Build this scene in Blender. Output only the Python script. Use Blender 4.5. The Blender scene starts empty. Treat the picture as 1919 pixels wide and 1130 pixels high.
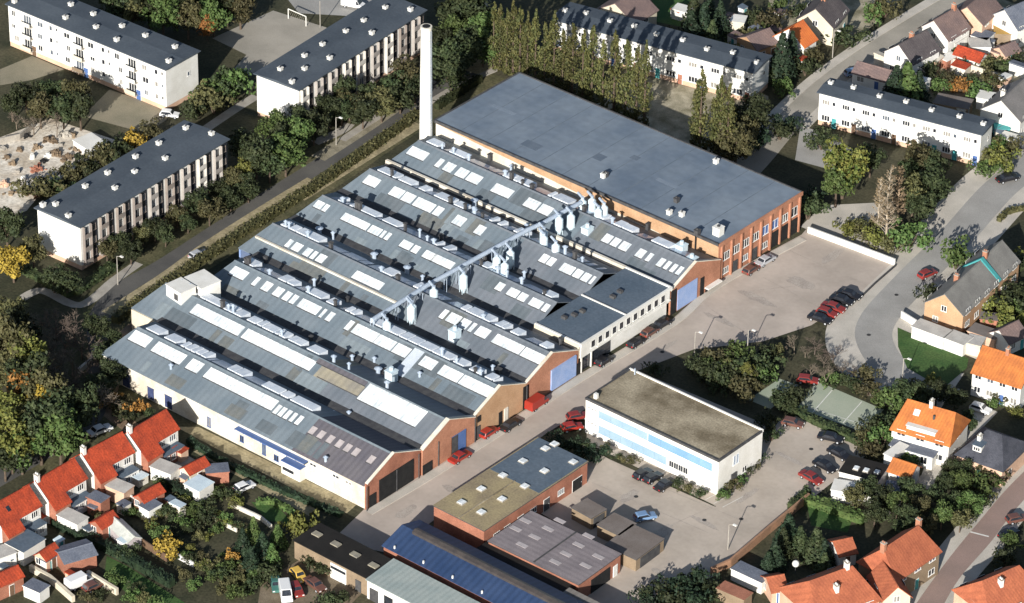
import bpy, bmesh, math, random
from mathutils import Vector, Matrix
random.seed(7)
rnd = random.random
uni = random.uniform
SC = bpy.context.scene
COL = SC.collection

# ------------------------------------------------------------------ camera
F, TH, RO, YA, DIST = 8000.0, math.radians(32.004), math.radians(1.007), math.radians(39.69), 762.0
_h = Vector((-math.sin(YA), math.cos(YA), 0)); _r = Vector((math.cos(YA), math.sin(YA), 0))
FW = _h*math.cos(TH) - Vector((0, 0, math.sin(TH)))
_u = _r.cross(FW)
CR = _r*math.cos(RO) + _u*math.sin(RO)
CU = -_r*math.sin(RO) + _u*math.cos(RO)
CP = -FW*DIST
cam = bpy.data.cameras.new('camera'); camo = bpy.data.objects.new('camera', cam); COL.objects.link(camo)
cam.sensor_width = 36; cam.lens = 36*F/1919.0
cam.clip_start = 10; cam.clip_end = 20000
M3 = Matrix((CR, CU, -FW)).transposed()
camo.matrix_world = Matrix.Translation(CP) @ M3.to_4x4()
SC.camera = camo

# ------------------------------------------------------------------ sky, sun, exposure
SUN_EL = math.radians(21.0)
SDIR = Vector((0.40, -0.917, 0)).normalized()*math.cos(SUN_EL) + Vector((0, 0, math.sin(SUN_EL)))   # towards the sun
W = bpy.data.worlds.new('World'); SC.world = W; W.use_nodes = True
nt = W.node_tree; nt.nodes.clear()
sky = nt.nodes.new('ShaderNodeTexSky'); sky.sky_type = 'NISHITA'; sky.sun_disc = False
sky.sun_elevation = SUN_EL; sky.sun_rotation = math.atan2(SDIR.x, SDIR.y)
bg = nt.nodes.new('ShaderNodeBackground'); bg.inputs[1].default_value = 0.068
wo = nt.nodes.new('ShaderNodeOutputWorld')
nt.links.new(sky.outputs[0], bg.inputs[0]); nt.links.new(bg.outputs[0], wo.inputs[0])
sl = bpy.data.lights.new('sun', 'SUN'); sl.energy = 5.0; sl.angle = math.radians(0.5); sl.color = (1.0, 0.96, 0.90)
so = bpy.data.objects.new('sun', sl); COL.objects.link(so)
so.rotation_euler = SDIR.to_track_quat('Z', 'Y').to_euler()
SC.view_settings.view_transform = 'Standard'; SC.view_settings.look = 'None'
SC.view_settings.exposure = 0.6; SC.view_settings.gamma = 1

# ------------------------------------------------------------------ photo pixel -> world
def G(px, py, z=0.0):
    d = FW*F + CR*(px-959.5) + CU*(565-py)
    t = (z-CP.z)/d.z
    return (CP.x+d.x*t, CP.y+d.y*t)
def GY(px, py, y):                       # where the sight line meets the vertical plane y = const
    d = FW*F + CR*(px-959.5) + CU*(565-py)
    t = (y-CP.y)/d.y
    return (CP.x+d.x*t, CP.z+d.z*t)
def q(c, r, x, y): return (480*c+x/2.973, (0, 380, 750)[r]+y/2.973)

# ------------------------------------------------------------------ materials
def S(r, g, b): return tuple(((v/255)/12.92 if v <= 10 else ((v/255+.055)/1.055)**2.4) for v in (r, g, b)) + (1,)
MC = {}
def mat(name, c1, c2=None, scale=0.35, rough=0.85, fine=0.12, spec=0.25, metal=0, lines=None, bump=0.0, rand=0.0, fscale=6.0, trans=0.0, detail=5):
    if name in MC: return MC[name]
    m = bpy.data.materials.new(name); m.use_nodes = True; n = m.node_tree; N = n.nodes; L = n.links
    b = N['Principled BSDF']; b.inputs['Roughness'].default_value = rough
    b.inputs['Specular IOR Level'].default_value = spec; b.inputs['Metallic'].default_value = metal
    geo = N.new('ShaderNodeNewGeometry')
    t1 = N.new('ShaderNodeTexNoise'); t1.inputs['Scale'].default_value = scale; t1.inputs['Detail'].default_value = detail; t1.inputs['Roughness'].default_value = .6
    L.new(geo.outputs['Position'], t1.inputs['Vector'])
    mr = N.new('ShaderNodeMapRange'); mr.inputs['From Min'].default_value = .36; mr.inputs['From Max'].default_value = .64
    L.new(t1.outputs['Fac'], mr.inputs['Value'])
    mx = N.new('ShaderNodeMix'); mx.data_type = 'RGBA'
    mx.inputs['A'].default_value = c1; mx.inputs['B'].default_value = c2 or c1
    L.new(mr.outputs['Result'], mx.inputs['Factor'])
    out = mx.outputs['Result']
    def mul(fac_socket, lo, hi, src, fmin=.3, fmax=.7):
        r = N.new('ShaderNodeMapRange'); r.inputs['From Min'].default_value = fmin; r.inputs['From Max'].default_value = fmax
        r.inputs['To Min'].default_value = lo; r.inputs['To Max'].default_value = hi
        L.new(fac_socket, r.inputs['Value'])
        k = N.new('ShaderNodeVectorMath'); k.operation = 'SCALE'
        L.new(src, k.inputs[0]); L.new(r.outputs['Result'], k.inputs['Scale'])
        return k.outputs['Vector']
    t2 = N.new('ShaderNodeTexNoise'); t2.inputs['Scale'].default_value = fscale; t2.inputs['Detail'].default_value = 3
    L.new(geo.outputs['Position'], t2.inputs['Vector'])
    out = mul(t2.outputs['Fac'], 1-fine, 1+fine, out)
    if lines:                               # (axis, period in metres, depth): sheet joints, tile courses, board joints
        ax, per, dep = lines
        w = N.new('ShaderNodeTexWave'); w.bands_direction = ax; w.inputs['Scale'].default_value = 0.31416/per*1.0
        w.inputs['Distortion'].default_value = .6; w.inputs['Detail'].default_value = 2
        L.new(geo.outputs['Position'], w.inputs['Vector'])
        out = mul(w.outputs['Fac'], 1-dep, 1+dep*.6, out, 0.05, 0.8)
    if rand:
        oi = N.new('ShaderNodeObjectInfo')
        hs = N.new('ShaderNodeHueSaturation')
        for (lo, hi, nm) in ((.5-rand*.025, .5+rand*.025, 'Hue'), (1-rand*.45, 1+rand*.45, 'Value')):
            r = N.new('ShaderNodeMapRange'); r.inputs['To Min'].default_value = lo; r.inputs['To Max'].default_value = hi
            L.new(oi.outputs['Random'], r.inputs['Value']); L.new(r.outputs['Result'], hs.inputs[nm])
        L.new(out, hs.inputs['Color']); out = hs.outputs['Color']
    L.new(out, b.inputs['Base Color'])
    if bump:
        bp = N.new('ShaderNodeBump'); bp.inputs['Strength'].default_value = bump; bp.inputs['Distance'].default_value = .05
        L.new(t2.outputs['Fac'], bp.inputs['Height']); L.new(bp.outputs['Normal'], b.inputs['Normal'])
    MC[name] = m; return m

def rgb(r, g, b): return (r, g, b, 1)
white = mat('white_render', rgb(.74, .73, .69), rgb(.62, .605, .555), .25, fine=.07)
cream = mat('cream_render', rgb(.62, .56, .44), rgb(.52, .46, .35), .2, fine=.08)
dwhite = mat('weathered_white_wall', rgb(.66, .63, .55), rgb(.53, .465, .37), .3, fine=.14)
pinkwall = mat('pink_brick_wall', rgb(.62, .42, .30), rgb(.52, .34, .24), .4)
brick = mat('orange_brick', rgb(.42, .20, .125), rgb(.31, .145, .09), .35, fine=.18, fscale=5)
obrick = mat('pale_orange_brick', rgb(.47, .30, .18), rgb(.38, .23, .13), .3, fine=.15)
rbrick = mat('red_brick', rgb(.36, .155, .10), rgb(.25, .105, .068), .4, fine=.2)
tanbrick = mat('tan_brick', rgb(.26, .195, .13), rgb(.20, .15, .10), .4)
sheet = mat('fibre_cement_sheet', rgb(.126, .160, .188), rgb(.170, .203, .228), .12, rough=.6, fine=.10, lines=('X', 1.3, .06))
sheet2 = mat('weathered_grey_sheet', rgb(.125, .145, .168), rgb(.165, .182, .205), .15, rough=.6, fine=.10, lines=('X', 1.3, .06))
psheet = mat('purple_grey_sheet', rgb(.098, .094, .112), rgb(.125, .118, .13), .3, lines=('X', 1.1, .10))
bsheet = mat('beige_sheet', rgb(.30, .27, .20), rgb(.22, .205, .175), .3, lines=('X', 1.3, .08))
newsheet = mat('pale_new_sheet', rgb(.50, .55, .60), rgb(.42, .47, .53), .3)
pinkroof = mat('pinkish_sheet_roof', rgb(.235, .205, .21), rgb(.185, .162, .17), .25, lines=('Y', 1.1, .08))
bluesheet = mat('blue_sheet_roof', rgb(.024, .046, .105), rgb(.036, .062, .13), .2, rough=.5, lines=('X', 1.2, .12))
skyl = mat('skylight_glass', rgb(.80, .82, .81), rgb(.50, .55, .58), .8, rough=.3, fine=.10, lines=('X', .75, .12))
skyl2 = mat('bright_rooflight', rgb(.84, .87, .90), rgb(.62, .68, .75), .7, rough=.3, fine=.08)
skydim = mat('dull_skylight', rgb(.42, .38, .38), rgb(.34, .31, .31), .9, fine=.1)
hallroof = mat('hall_felt_roof', rgb(.118, .155, .205), rgb(.185, .225, .27), .075, fine=.07, fscale=.7, lines=('Y', 2.2, .02))
felt = mat('dark_roofing_felt', rgb(.075, .105, .14), rgb(.105, .135, .17), .15, fine=.14, fscale=2)
blockroof = mat('slate_grey_felt', rgb(.058, .073, .092), rgb(.080, .097, .117), .12, fine=.10, fscale=2)
gravel = mat('mossy_gravel_roof', rgb(.16, .13, .085), rgb(.35, .30, .215), .20, fine=.25, fscale=3)
gravel2 = mat('yellow_moss_roof', rgb(.33, .27, .155), rgb(.225, .18, .12), .16, fine=.2, fscale=3)
blackfelt = mat('black_felt', rgb(.012, .011, .010), rgb(.020, .018, .016), .3, fine=.2)
greenroof = mat('pale_green_sheet', rgb(.235, .28, .275), rgb(.30, .335, .32), .3, lines=('X', 1.0, .07))
tile_red = mat('red_roof_tiles', rgb(.40, .060, .024), rgb(.26, .042, .020), .6, fine=.28, fscale=4, lines=('Y', .55, .08))
tile_or = mat('orange_roof_tiles', rgb(.48, .165, .045), rgb(.36, .12, .038), .5, fine=.15, fscale=4, lines=('X', .55, .08))
tile_brown = mat('russet_roof_tiles', rgb(.40, .125, .062), rgb(.31, .095, .05), .5, fine=.2, fscale=4, lines=('Y', .55, .08))
tile_dark = mat('dark_roof_tiles', rgb(.075, .065, .068), rgb(.11, .095, .095), .4, fine=.2, fscale=4, lines=('Y', .55, .08))
tile_mauve = mat('mauve_roof_tiles', rgb(.20, .14, .125), rgb(.15, .11, .105), .4, fine=.2, fscale=4, lines=('Y', .55, .08))
slate = mat('blue_slate', rgb(.11, .125, .16), rgb(.15, .165, .20), .5, fine=.2, fscale=4)
glass = mat('dark_window_glass', rgb(.018, .02, .025), rgb(.03, .035, .045), 1.5, rough=.12, spec=.6)
bluepane = mat('pale_blue_panel', rgb(.17, .31, .46), rgb(.22, .37, .52), .3, rough=.35, spec=.5)
bluepane2 = mat('light_blue_panel', rgb(.25, .37, .47), rgb(.31, .42, .50), .3, rough=.35, spec=.5)
bluedoor = mat('blue_painted_door', rgb(.065, .12, .29), rgb(.085, .15, .33), .5, rough=.5)
skyshade = mat('shade_tinted_rooflight', rgb(.55, .62, .74), rgb(.40, .48, .62), 1.2, rough=.15, spec=.6)  # rooflight copy with bluish shade put into its colour
bluewall = mat('blue_doors_and_wall_shade', rgb(.22, .32, .55), rgb(.30, .38, .58), .5, rough=.6)
wframe = mat('white_window_frame', rgb(.78, .77, .73), fine=.05)
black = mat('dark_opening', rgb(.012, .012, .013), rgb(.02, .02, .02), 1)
dgrey = mat('dark_grey_paint', rgb(.05, .05, .055), rgb(.08, .08, .08), 1)
steel = mat('galvanised_steel', rgb(.46, .53, .62), rgb(.36, .43, .52), .8, rough=.45, metal=.15, spec=.5)
paleblue = mat('pale_blue_metal', rgb(.60, .70, .74), rgb(.50, .60, .66), .6, rough=.5)
conc = mat('concrete', rgb(.38, .355, .31), rgb(.29, .265, .23), .4, fine=.12)
wood = mat('brown_wood', rgb(.16, .10, .06), rgb(.12, .075, .05), .6)
teal = mat('teal_paint', rgb(.05, .26, .27), rgb(.07, .30, .30), .5)
bark = mat('bark', rgb(.075, .055, .04), rgb(.12, .09, .065), 2)
twig = mat('twigs', rgb(.15, .118, .09), rgb(.10, .08, .065), 1, rand=.6)
twig2 = mat('pale_twigs', rgb(.40, .30, .20), rgb(.28, .21, .14), 1, rand=.3)
def leaf(n, a, b, r=.8): return mat(n, a, b, .9, rough=.7, fine=.35, fscale=1.6, rand=r)
lf_dark = leaf('dark_green_leaves', rgb(.022, .034, .014), rgb(.046, .056, .022))
lf_green = leaf('green_leaves', rgb(.045, .078, .021), rgb(.080, .11, .033))
lf_olive = leaf('olive_leaves', rgb(.052, .054, .022), rgb(.092, .083, .035))
lf_yel = leaf('yellow_autumn_leaves', rgb(.26, .18, .03), rgb(.36, .26, .045), .5)
lf_or = leaf('orange_autumn_leaves', rgb(.30, .14, .03), rgb(.24, .13, .04), .5)
lf_pop = leaf('poplar_leaves', rgb(.045, .056, .019), rgb(.108, .102, .034), .4)
lf_con = leaf('conifer_needles', rgb(.012, .025, .014), rgb(.024, .042, .02), .5)
lf_gy = leaf('yellow_green_leaves', rgb(.085, .10, .024), rgb(.15, .148, .036), .5)

# ------------------------------------------------------------------ mesh builder and object helpers
class MB:
    def __init__(s): s.v = []; s.f = []; s.m = []
    def face(s, pts, m=0):
        i = len(s.v); s.v += [tuple(p) for p in pts]; s.f.append(tuple(range(i, i+len(pts)))); s.m.append(m)
    def box(s, x0, x1, y0, y1, z0, z1, m=0, mt=None):
        i = len(s.v)
        s.v += [(x0, y0, z0), (x1, y0, z0), (x1, y1, z0), (x0, y1, z0), (x0, y0, z1), (x1, y0, z1), (x1, y1, z1), (x0, y1, z1)]
        for k, f in enumerate(((0, 3, 2, 1), (4, 5, 6, 7), (0, 1, 5, 4), (1, 2, 6, 5), (2, 3, 7, 6), (3, 0, 4, 7))):
            s.f.append(tuple(i+j for j in f)); s.m.append(mt if (k == 1 and mt is not None) else m)
        return s
    def prism(s, pts, z0, z1, m=0, mt=None):
        n = len(pts); i = len(s.v)
        zz0 = z0 if isinstance(z0, (list, tuple)) else [z0]*n; zz1 = z1 if isinstance(z1, (list, tuple)) else [z1]*n
        s.v += [(p[0], p[1], z) for p, z in zip(pts, zz0)] + [(p[0], p[1], z) for p, z in zip(pts, zz1)]
        s.f.append(tuple(i+k for k in reversed(range(n)))); s.m.append(m)
        s.f.append(tuple(i+n+k for k in range(n))); s.m.append(m if mt is None else mt)
        for k in range(n):
            l = (k+1) % n
            s.f.append((i+k, i+l, i+n+l, i+n+k)); s.m.append(m)
        return s
    def xprism(s, prof, x0, x1, m=0):        # profile in (y, z) swept along x
        n = len(prof); i = len(s.v)
        s.v += [(x0, y, z) for y, z in prof] + [(x1, y, z) for y, z in prof]
        s.f.append(tuple(i+k for k in range(n))); s.m.append(m)
        s.f.append(tuple(i+n+k for k in reversed(range(n)))); s.m.append(m)
        for k in range(n):
            l = (k+1) % n
            s.f.append((i+k, i+n+k, i+n+l, i+l)); s.m.append(m)
        return s
    def tube(s, a, b, r0, r1=None, n=8, m=0, caps=True):
        r1 = r0 if r1 is None else r1
        a = Vector(a); b = Vector(b); d = (b-a).normalized()
        u = d.cross(Vector((0, 0, 1)) if abs(d.z) < .95 else Vector((1, 0, 0))).normalized(); w = d.cross(u)
        i = len(s.v)
        for p, r in ((a, r0), (b, r1)):
            for k in range(n):
                t = 2*math.pi*k/n; s.v.append(tuple(p+u*(r*math.cos(t))+w*(r*math.sin(t))))
        for k in range(n):
            l = (k+1) % n; s.f.append((i+k, i+l, i+n+l, i+n+k)); s.m.append(m)
        if caps:
            s.f.append(tuple(i+k for k in reversed(range(n)))); s.m.append(m)
            s.f.append(tuple(i+n+k for k in range(n))); s.m.append(m)
        return s
    def mesh(s, name, mats, fix=True):
        me = bpy.data.meshes.new(name); me.from_pydata(s.v, [], s.f)
        for m in (mats if isinstance(mats, (list, tuple)) else [mats]): me.materials.append(m)
        me.polygons.foreach_set('material_index', s.m); me.update()
        if fix:
            bm = bmesh.new(); bm.from_mesh(me); bmesh.ops.recalc_face_normals(bm, faces=bm.faces); bm.to_mesh(me); bm.free()
        return me
    def build(s, name, mats, parent=None, loc=(0, 0, 0), rz=0, fix=True):
        return put(name, s.mesh(name, mats, fix), parent, loc, rz)
def put(name, me, parent=None, loc=(0, 0, 0), rz=0):
    o = bpy.data.objects.new(name, me); COL.objects.link(o)
    o.location = loc; o.rotation_euler = (0, 0, rz)
    if parent: o.parent = parent
    return o
def tag(o, label, cat, group=None):
    o['label'] = label; o['category'] = cat
    if group: o['group'] = group
    return o
def thing(name, label, cat, loc=(0, 0, 0), rz=0, group=None):
    return tag(put(name, None, None, loc, rz), label, cat, group)
def struct(name, mb, m, kind='structure'):
    o = mb.build(name, m); o['kind'] = kind; return o
def poly(name, pts, z, m, th=None):                 # ground sheet from photo pixels
    mb = MB(); g = [G(*p) for p in pts]; mb.face([(x, y, z) for x, y in g]); me = mb.mesh(name, m)
    o = put(name, me)
    if o.data.polygons[0].normal.z < 0:
        o.data.flip_normals()
    o['kind'] = 'structure'; return o
def fr(a, b, z):
    p = Vector(G(*a, z)); r = Vector(G(*b, z)); d = r-p
    return p.x, p.y, math.atan2(d.y, d.x), d.length
ORD = ['first', 'second', 'third', 'fourth', 'fifth', 'sixth', 'seventh', 'eighth', 'ninth', 'tenth', 'eleventh', 'twelfth', 'thirteenth', 'fourteenth', 'fifteenth', 'sixteenth', 'seventeenth', 'eighteenth', 'nineteenth', 'twentieth']

# ---- windows and doors: local x across, faces -y, z up
WC = {}
GLS = [glass, glass, mat('curtained_window', rgb(.20, .19, .17), rgb(.30, .285, .26), 1.5, rough=.25, spec=.5), mat('sky_painted_glass', rgb(.07, .085, .11), rgb(.12, .14, .17), 1.2, rough=.1, spec=.6), glass]  # one pane's paler colour paints in a sky reflection
def winmesh(w, h, mull=1, fm=None, gm=None, d=.07, fw=.09):
    fm = fm or wframe; gm = gm or random.choice(GLS)
    k = (round(w, 2), round(h, 2), mull, fm.name, gm.name, d)
    if k in WC: return WC[k]
    mb = MB()
    mb.box(-w/2, w/2, -.03, .02, 0, h, 1)
    mb.box(-w/2, w/2, -d, -.032, h-fw, h, 0); mb.box(-w/2-.05, w/2+.05, -d-.06, -.032, -.03, fw, 0)
    for i in range(mull+2):
        x = -w/2+(w-fw)*i/(mull+1); mb.box(x, x+fw, -d, -.034, fw+.002, h-fw-.002, 0)
    WC[k] = mb.mesh('window', [fm, gm]); return WC[k]
def face_xf(f, u, L, Wd, off=0):
    return {'f': ((u, -off), 0), 'r': ((L+off, u), math.pi/2), 'b': ((u, Wd+off), math.pi), 'l': ((-off, u), -math.pi/2)}[f]
def window(par, f, u, v, w, h, L, Wd, mull=1, fm=None, gm=None, name='window', off=0.0):
    (x, y), r = face_xf(f, u, L, Wd, off)
    return put(name, winmesh(w, h, mull, fm, gm), par, (x, y, v), r)
DC = {}
def door(par, f, u, w, h, L, Wd, m, fm=None, z=0.0):
    (x, y), r = face_xf(f, u, L, Wd); k = (w, h, m.name)
    if k not in DC:
        mb = MB(); mb.box(-w/2-.08, w/2+.08, -.06, .02, 0, h+.08, 1); mb.box(-w/2, w/2, -.10, -.0605, .02, h, 0); mb.box(w/2-.2, w/2-.12, -.15, -.101, h*.48, h*.52, 1)
        DC[k] = mb.mesh('door', [m, fm or wframe])
    return put('door', DC[k], par, (x, y, z), r)
VC = {}
def roof_vent(par, x, y, z, s=.9, h=.9, m=None, rz=0):
    m = m or white; k = (s, h, m.name)
    if k not in VC:
        mb = MB(); mb.box(-s/2, s/2, -s/2, s/2, -.1, h); mb.box(-s/2-.08, s/2+.08, -s/2-.08, s/2+.08, h+.002, h+.12); mb.tube((0, 0, h+.1), (0, 0, h+.35), s*.2, n=8, m=1)
        VC[k] = mb.mesh('vent', [m, dgrey])
    return put('vent', VC[k], par, (x, y, z), rz)
def chimney_stack(par, x, y, z, s=.6, h=1.2, m=None):
    m = m or brick; k = ('c', s, h, m.name)
    if k not in VC:
        mb = MB(); mb.box(-s/2, s/2, -s*.7, s*.7, -1.2, h); mb.box(-s/2-.07, s/2+.07, -s*.7-.07, s*.7+.07, h+.002, h+.12, 1)
        mb.tube((0, -s*.3, h+.1), (0, -s*.3, h+.4), .12, n=8); mb.tube((0, s*.3, h+.1), (0, s*.3, h+.4), .12, n=8)
        VC[k] = mb.mesh('chimney', [m, conc])
    return put('chimney', VC[k], par, (x, y, z))

def local(o, x, y):                                  # world xy -> local xy of a thing
    c, s = math.cos(o.rotation_euler.z), math.sin(o.rotation_euler.z)
    dx, dy = x-o.location.x, y-o.location.y
    return (dx*c+dy*s, -dx*s+dy*c)

# ---- gabled house: ridge endpoints in photo pixels at the ridge height
def house(label, r0, r1, Wd, h, rh, wm, rm, cat='house', group=None, name='house', win=2, oh=.35, chim=(), hip=0.0, dormer=None, grow=0, floors=2, doors=True, wh=1.2, sides='flrb'):
    x, y, rz, L = fr(r0, r1, h+rh)
    if hip: x -= math.cos(rz)*hip*Wd/2; y -= math.sin(rz)*hip*Wd/2; L += hip*Wd
    L += grow
    t = thing(name, label, cat, (x, y, 0), rz, group)
    hw = Wd/2
    mb = MB()
    hp = hip*hw
    if hip:
        mb.box(0, L, -hw, hw, 0, h)
    else:
        mb.xprism([(-hw, 0), (hw, 0), (hw, h), (0, h+rh-.02), (-hw, h)], 0, L)
    mb.build('wall', wm, t)
    rb = MB(); sl_ = rh/hw; e = oh; th = .16
    ze = h-e*sl_
    if hip:
        A = [(-e, -hw-e, ze), (L+e, -hw-e, ze), (L+e, hw+e, ze), (-e, hw+e, ze)]
        R0 = (hp, 0, h+rh); R1 = (L-hp, 0, h+rh)
        up = [(a[0], a[1], a[2]+th) for a in A]; R0 = (R0[0], 0, R0[2]+th); R1 = (R1[0], 0, R1[2]+th)
        rb.face([up[0], up[1], R1, R0]); rb.face([up[2], up[3], R0, R1]); rb.face([up[1], up[2], R1]); rb.face([up[3], up[0], R0])
        rb.face(A[::-1])
        for k in range(4): rb.face([A[k], A[(k+1) % 4], up[(k+1) % 4], up[k]])
    else:
        prof = [(-hw-e, ze), (-hw-e, ze+th), (0, h+rh+th), (hw+e, ze+th), (hw+e, ze), (0, h+rh)]
        rb.xprism(prof, -.25, L+.25)
        rb.xprism([(-.12, h+rh+th-.06), (-.09, h+rh+th+.07), (.09, h+rh+th+.07), (.12, h+rh+th-.06)], -.27, L+.27)
    ro = rb.build('roof', rm, t)
    for c in chim:
        chimney_stack(ro, L*c[0], hw*c[1], h+rh*(1-abs(c[1])), m=c[2] if len(c) > 2 else brick)
    if dormer:
        for (u, sgn, wd_, m_) in dormer:
            d = MB(); yb = sgn*hw*.75; yt = sgn*hw*.18; zb = h+rh*.25; 
            y0, y1 = min(yb, yt), max(yb, yt)
            d.box(L*u-wd_/2, L*u+wd_/2, y0, y1, zb-.1, zb+1.25)
            d.box(L*u-wd_/2-.15, L*u+wd_/2+.15, y0-.15, y1+.15, zb+1.252, zb+1.38, 1)
            do = d.build('dormer', [m_, felt], ro)
            put('window', winmesh(wd_*.8, .8, 2), do, (L*u, yb+sgn*.01, zb+.25), 0 if sgn < 0 else math.pi)
    n = win
    if n:
        for fl in range(floors if h > 4 else 1):
            zz = .95+fl*2.7
            for i in range(n):
                u = L*(i+.5)/n
                if 'f' in sides and not (doors and fl == 0 and i == n//2): put('window', winmesh(min(1.6, L/n*.55), wh), t, (u, -hw, zz), 0)
                if 'b' in sides: put('window', winmesh(min(1.6, L/n*.55), wh), t, (u, hw, zz), math.pi)
            if 'l' in sides: put('window', winmesh(1.1, wh), t, (0, 0 if fl else hw*.4, zz), -math.pi/2)
            if 'r' in sides: put('window', winmesh(1.1, wh), t, (L, 0 if fl else -hw*.4, zz), math.pi/2)
        if doors:
            mb = MB(); mb.box(-.5, .5, -.07, .02, 0, 2.1, 1); mb.box(-.43, .43, -.1, -.071, .02, 2.02)
            mb.build('door', [random.choice([wood, bluedoor, teal]), wframe], t, (L*(n//2+.5)/n, -hw, 0), 0)
    return t

# ---- flat-roofed block: front roof edge a-b in photo pixels at height h, body lies to the left of a->b
def flat(label, a, b, Wd, h, wm, rm, cat='shed', name='flat_roofed_shed', oh=.15, edge=None, group=None, lights=(), door_=None, tilt=0.0, par=0.0):
    x, y, rz, L = fr(a, b, h)
    t = thing(name, label, cat, (x, y, 0), rz, group)
    MB().prism([(0, 0), (L, 0), (L, Wd), (0, Wd)], 0, [h-.02, h-.02, h+tilt-.02, h+tilt-.02]).build('wall', wm, t)
    rb = MB().prism([(-oh, -oh), (L+oh, -oh), (L+oh, Wd+oh), (-oh, Wd+oh)], [h-.018]*2+[h+tilt-.018]*2, [h+.14]*2+[h+tilt+.14]*2, 1, 0)
    if par:
        for (x0, x1, y0, y1) in ((-oh-.02, L+oh+.02, -oh-.02, -oh+.2), (-oh-.02, L+oh+.02, Wd+oh-.2, Wd+oh+.02), (-oh-.02, -oh+.2, -oh+.202, Wd+oh-.202), (L+oh-.2, L+oh+.02, -oh+.202, Wd+oh-.202)):
            rb.box(x0, x1, y0, y1, h-.2, h+.14+par, 1)
    ro = rb.build('roof', [rm, edge or wm], t)
    for p in lights:
        lx, ly = local(t, *G(p[0], p[1], h+.2))
        w_, d_ = (p[2], p[3]) if len(p) > 2 else (1.1, 1.1)
        m = MB(); m.box(-w_/2, w_/2, -d_/2, d_/2, 0, .22, 1); m.box(-w_/2+.1, w_/2-.1, -d_/2+.1, d_/2-.1, .2202, .34, 0)
        m.build('skylight', [skyl, conc], ro, (lx, ly, h+.1+tilt*ly/Wd))
    if door_:
        f, u, w_, h_, m_ = door_
        door(t, f, u*(L if f in 'fb' else Wd), w_, h_, L, Wd, m_)
    return t, L

# =================================================================== ground, roads, lawns (structure)
ground_m = mat('garden_ground', rgb(.030, .034, .018), rgb(.075, .068, .040), .10, fine=.35, fscale=2.0)
asphalt = mat('grey_asphalt', rgb(.27, .262, .245), rgb(.34, .33, .31), .12, fine=.12)
asphalt_d = mat('dark_asphalt', rgb(.080, .078, .074), rgb(.115, .11, .10), .12, fine=.12)
asphalt_p = mat('pale_worn_asphalt', rgb(.36, .33, .28), rgb(.27, .25, .21), .10, fine=.10)
cobble = mat('pinkish_clinker_paving', rgb(.47, .405, .35), rgb(.365, .315, .27), .09, fine=.035, fscale=1.3)
cobble2 = mat('beige_clinker_paving', rgb(.48, .415, .35), rgb(.37, .32, .268), .10, fine=.04, fscale=1.3)
pave = mat('pale_paving', rgb(.52, .48, .42), rgb(.42, .39, .34), .2, fine=.12)
sand = mat('sandy_lot', rgb(.74, .69, .60), rgb(.46, .39, .30), .2, fine=.25, fscale=1.5)
redroad = mat('reddish_asphalt', rgb(.30, .215, .185), rgb(.25, .185, .16), .15, fine=.1)
grass = mat('lawn_grass', rgb(.036, .085, .022), rgb(.060, .105, .030), .3, fine=.3, fscale=3)
grass_d = mat('rough_grass', rgb(.055, .058, .028), rgb(.12, .108, .058), .2, fine=.35, fscale=2)
straw = mat('dry_straw_grass', rgb(.36, .305, .19), rgb(.23, .195, .115), .3, fine=.25, fscale=2)
soil = mat('brown_soil', rgb(.14, .10, .065), rgb(.20, .15, .10), .3, fine=.3, fscale=2)
courtm = mat('green_sport_court', rgb(.30, .345, .265), rgb(.36, .385, .30), .15, fine=.08)
linem = mat('white_line_paint', rgb(.72, .71, .67), rgb(.6, .59, .55), 1)

mb = MB(); mb.face([(-2500, -2500, 0), (2500, -2500, 0), (2500, 2500, 0), (-2500, 2500, 0)])
struct('ground', mb, ground_m)
def ribbon(name, pts, w, z, m, flatp=False):                      # strip of constant width along photo points
    g = [Vector(G(*p)) for p in pts]; P = []
    for i in range(len(g)-1):                        # Catmull-Rom
        a, b, c, d = g[max(i-1, 0)], g[i], g[i+1], g[min(i+2, len(g)-1)]
        for k in range(6):
            t = k/6; P.append(.5*((2*b)+(c-a)*t+(2*a-5*b+4*c-d)*t*t+(3*b-a-3*c+d)*t**3))
    P.append(g[-1]); mb = MB(); e = []
    for i, p in enumerate(P):
        d = (P[min(i+1, len(P)-1)]-P[max(i-1, 0)]).normalized(); n = Vector((-d.y, d.x)); ww = w if not callable(w) else w(i/(len(P)-1))
        e.append((p+n*ww/2, p-n*ww/2))
    if name == 'pavement' and not flatp: z += .10
    for i in range(len(e)-1):
        (a, b), (c, d) = e[i], e[i+1]
        mb.face([(b.x, b.y, z), (d.x, d.y, z), (c.x, c.y, z), (a.x, a.y, z)])
        if name == 'pavement' and not flatp:
            mb.face([(b.x, b.y, -.05), (d.x, d.y, -.05), (d.x, d.y, z), (b.x, b.y, z)]); mb.face([(c.x, c.y, -.05), (a.x, a.y, -.05), (a.x, a.y, z), (c.x, c.y, z)])
    o = mb.build(name, m, fix=False); o['kind'] = 'structure'
    return P
ZL = .02
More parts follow.
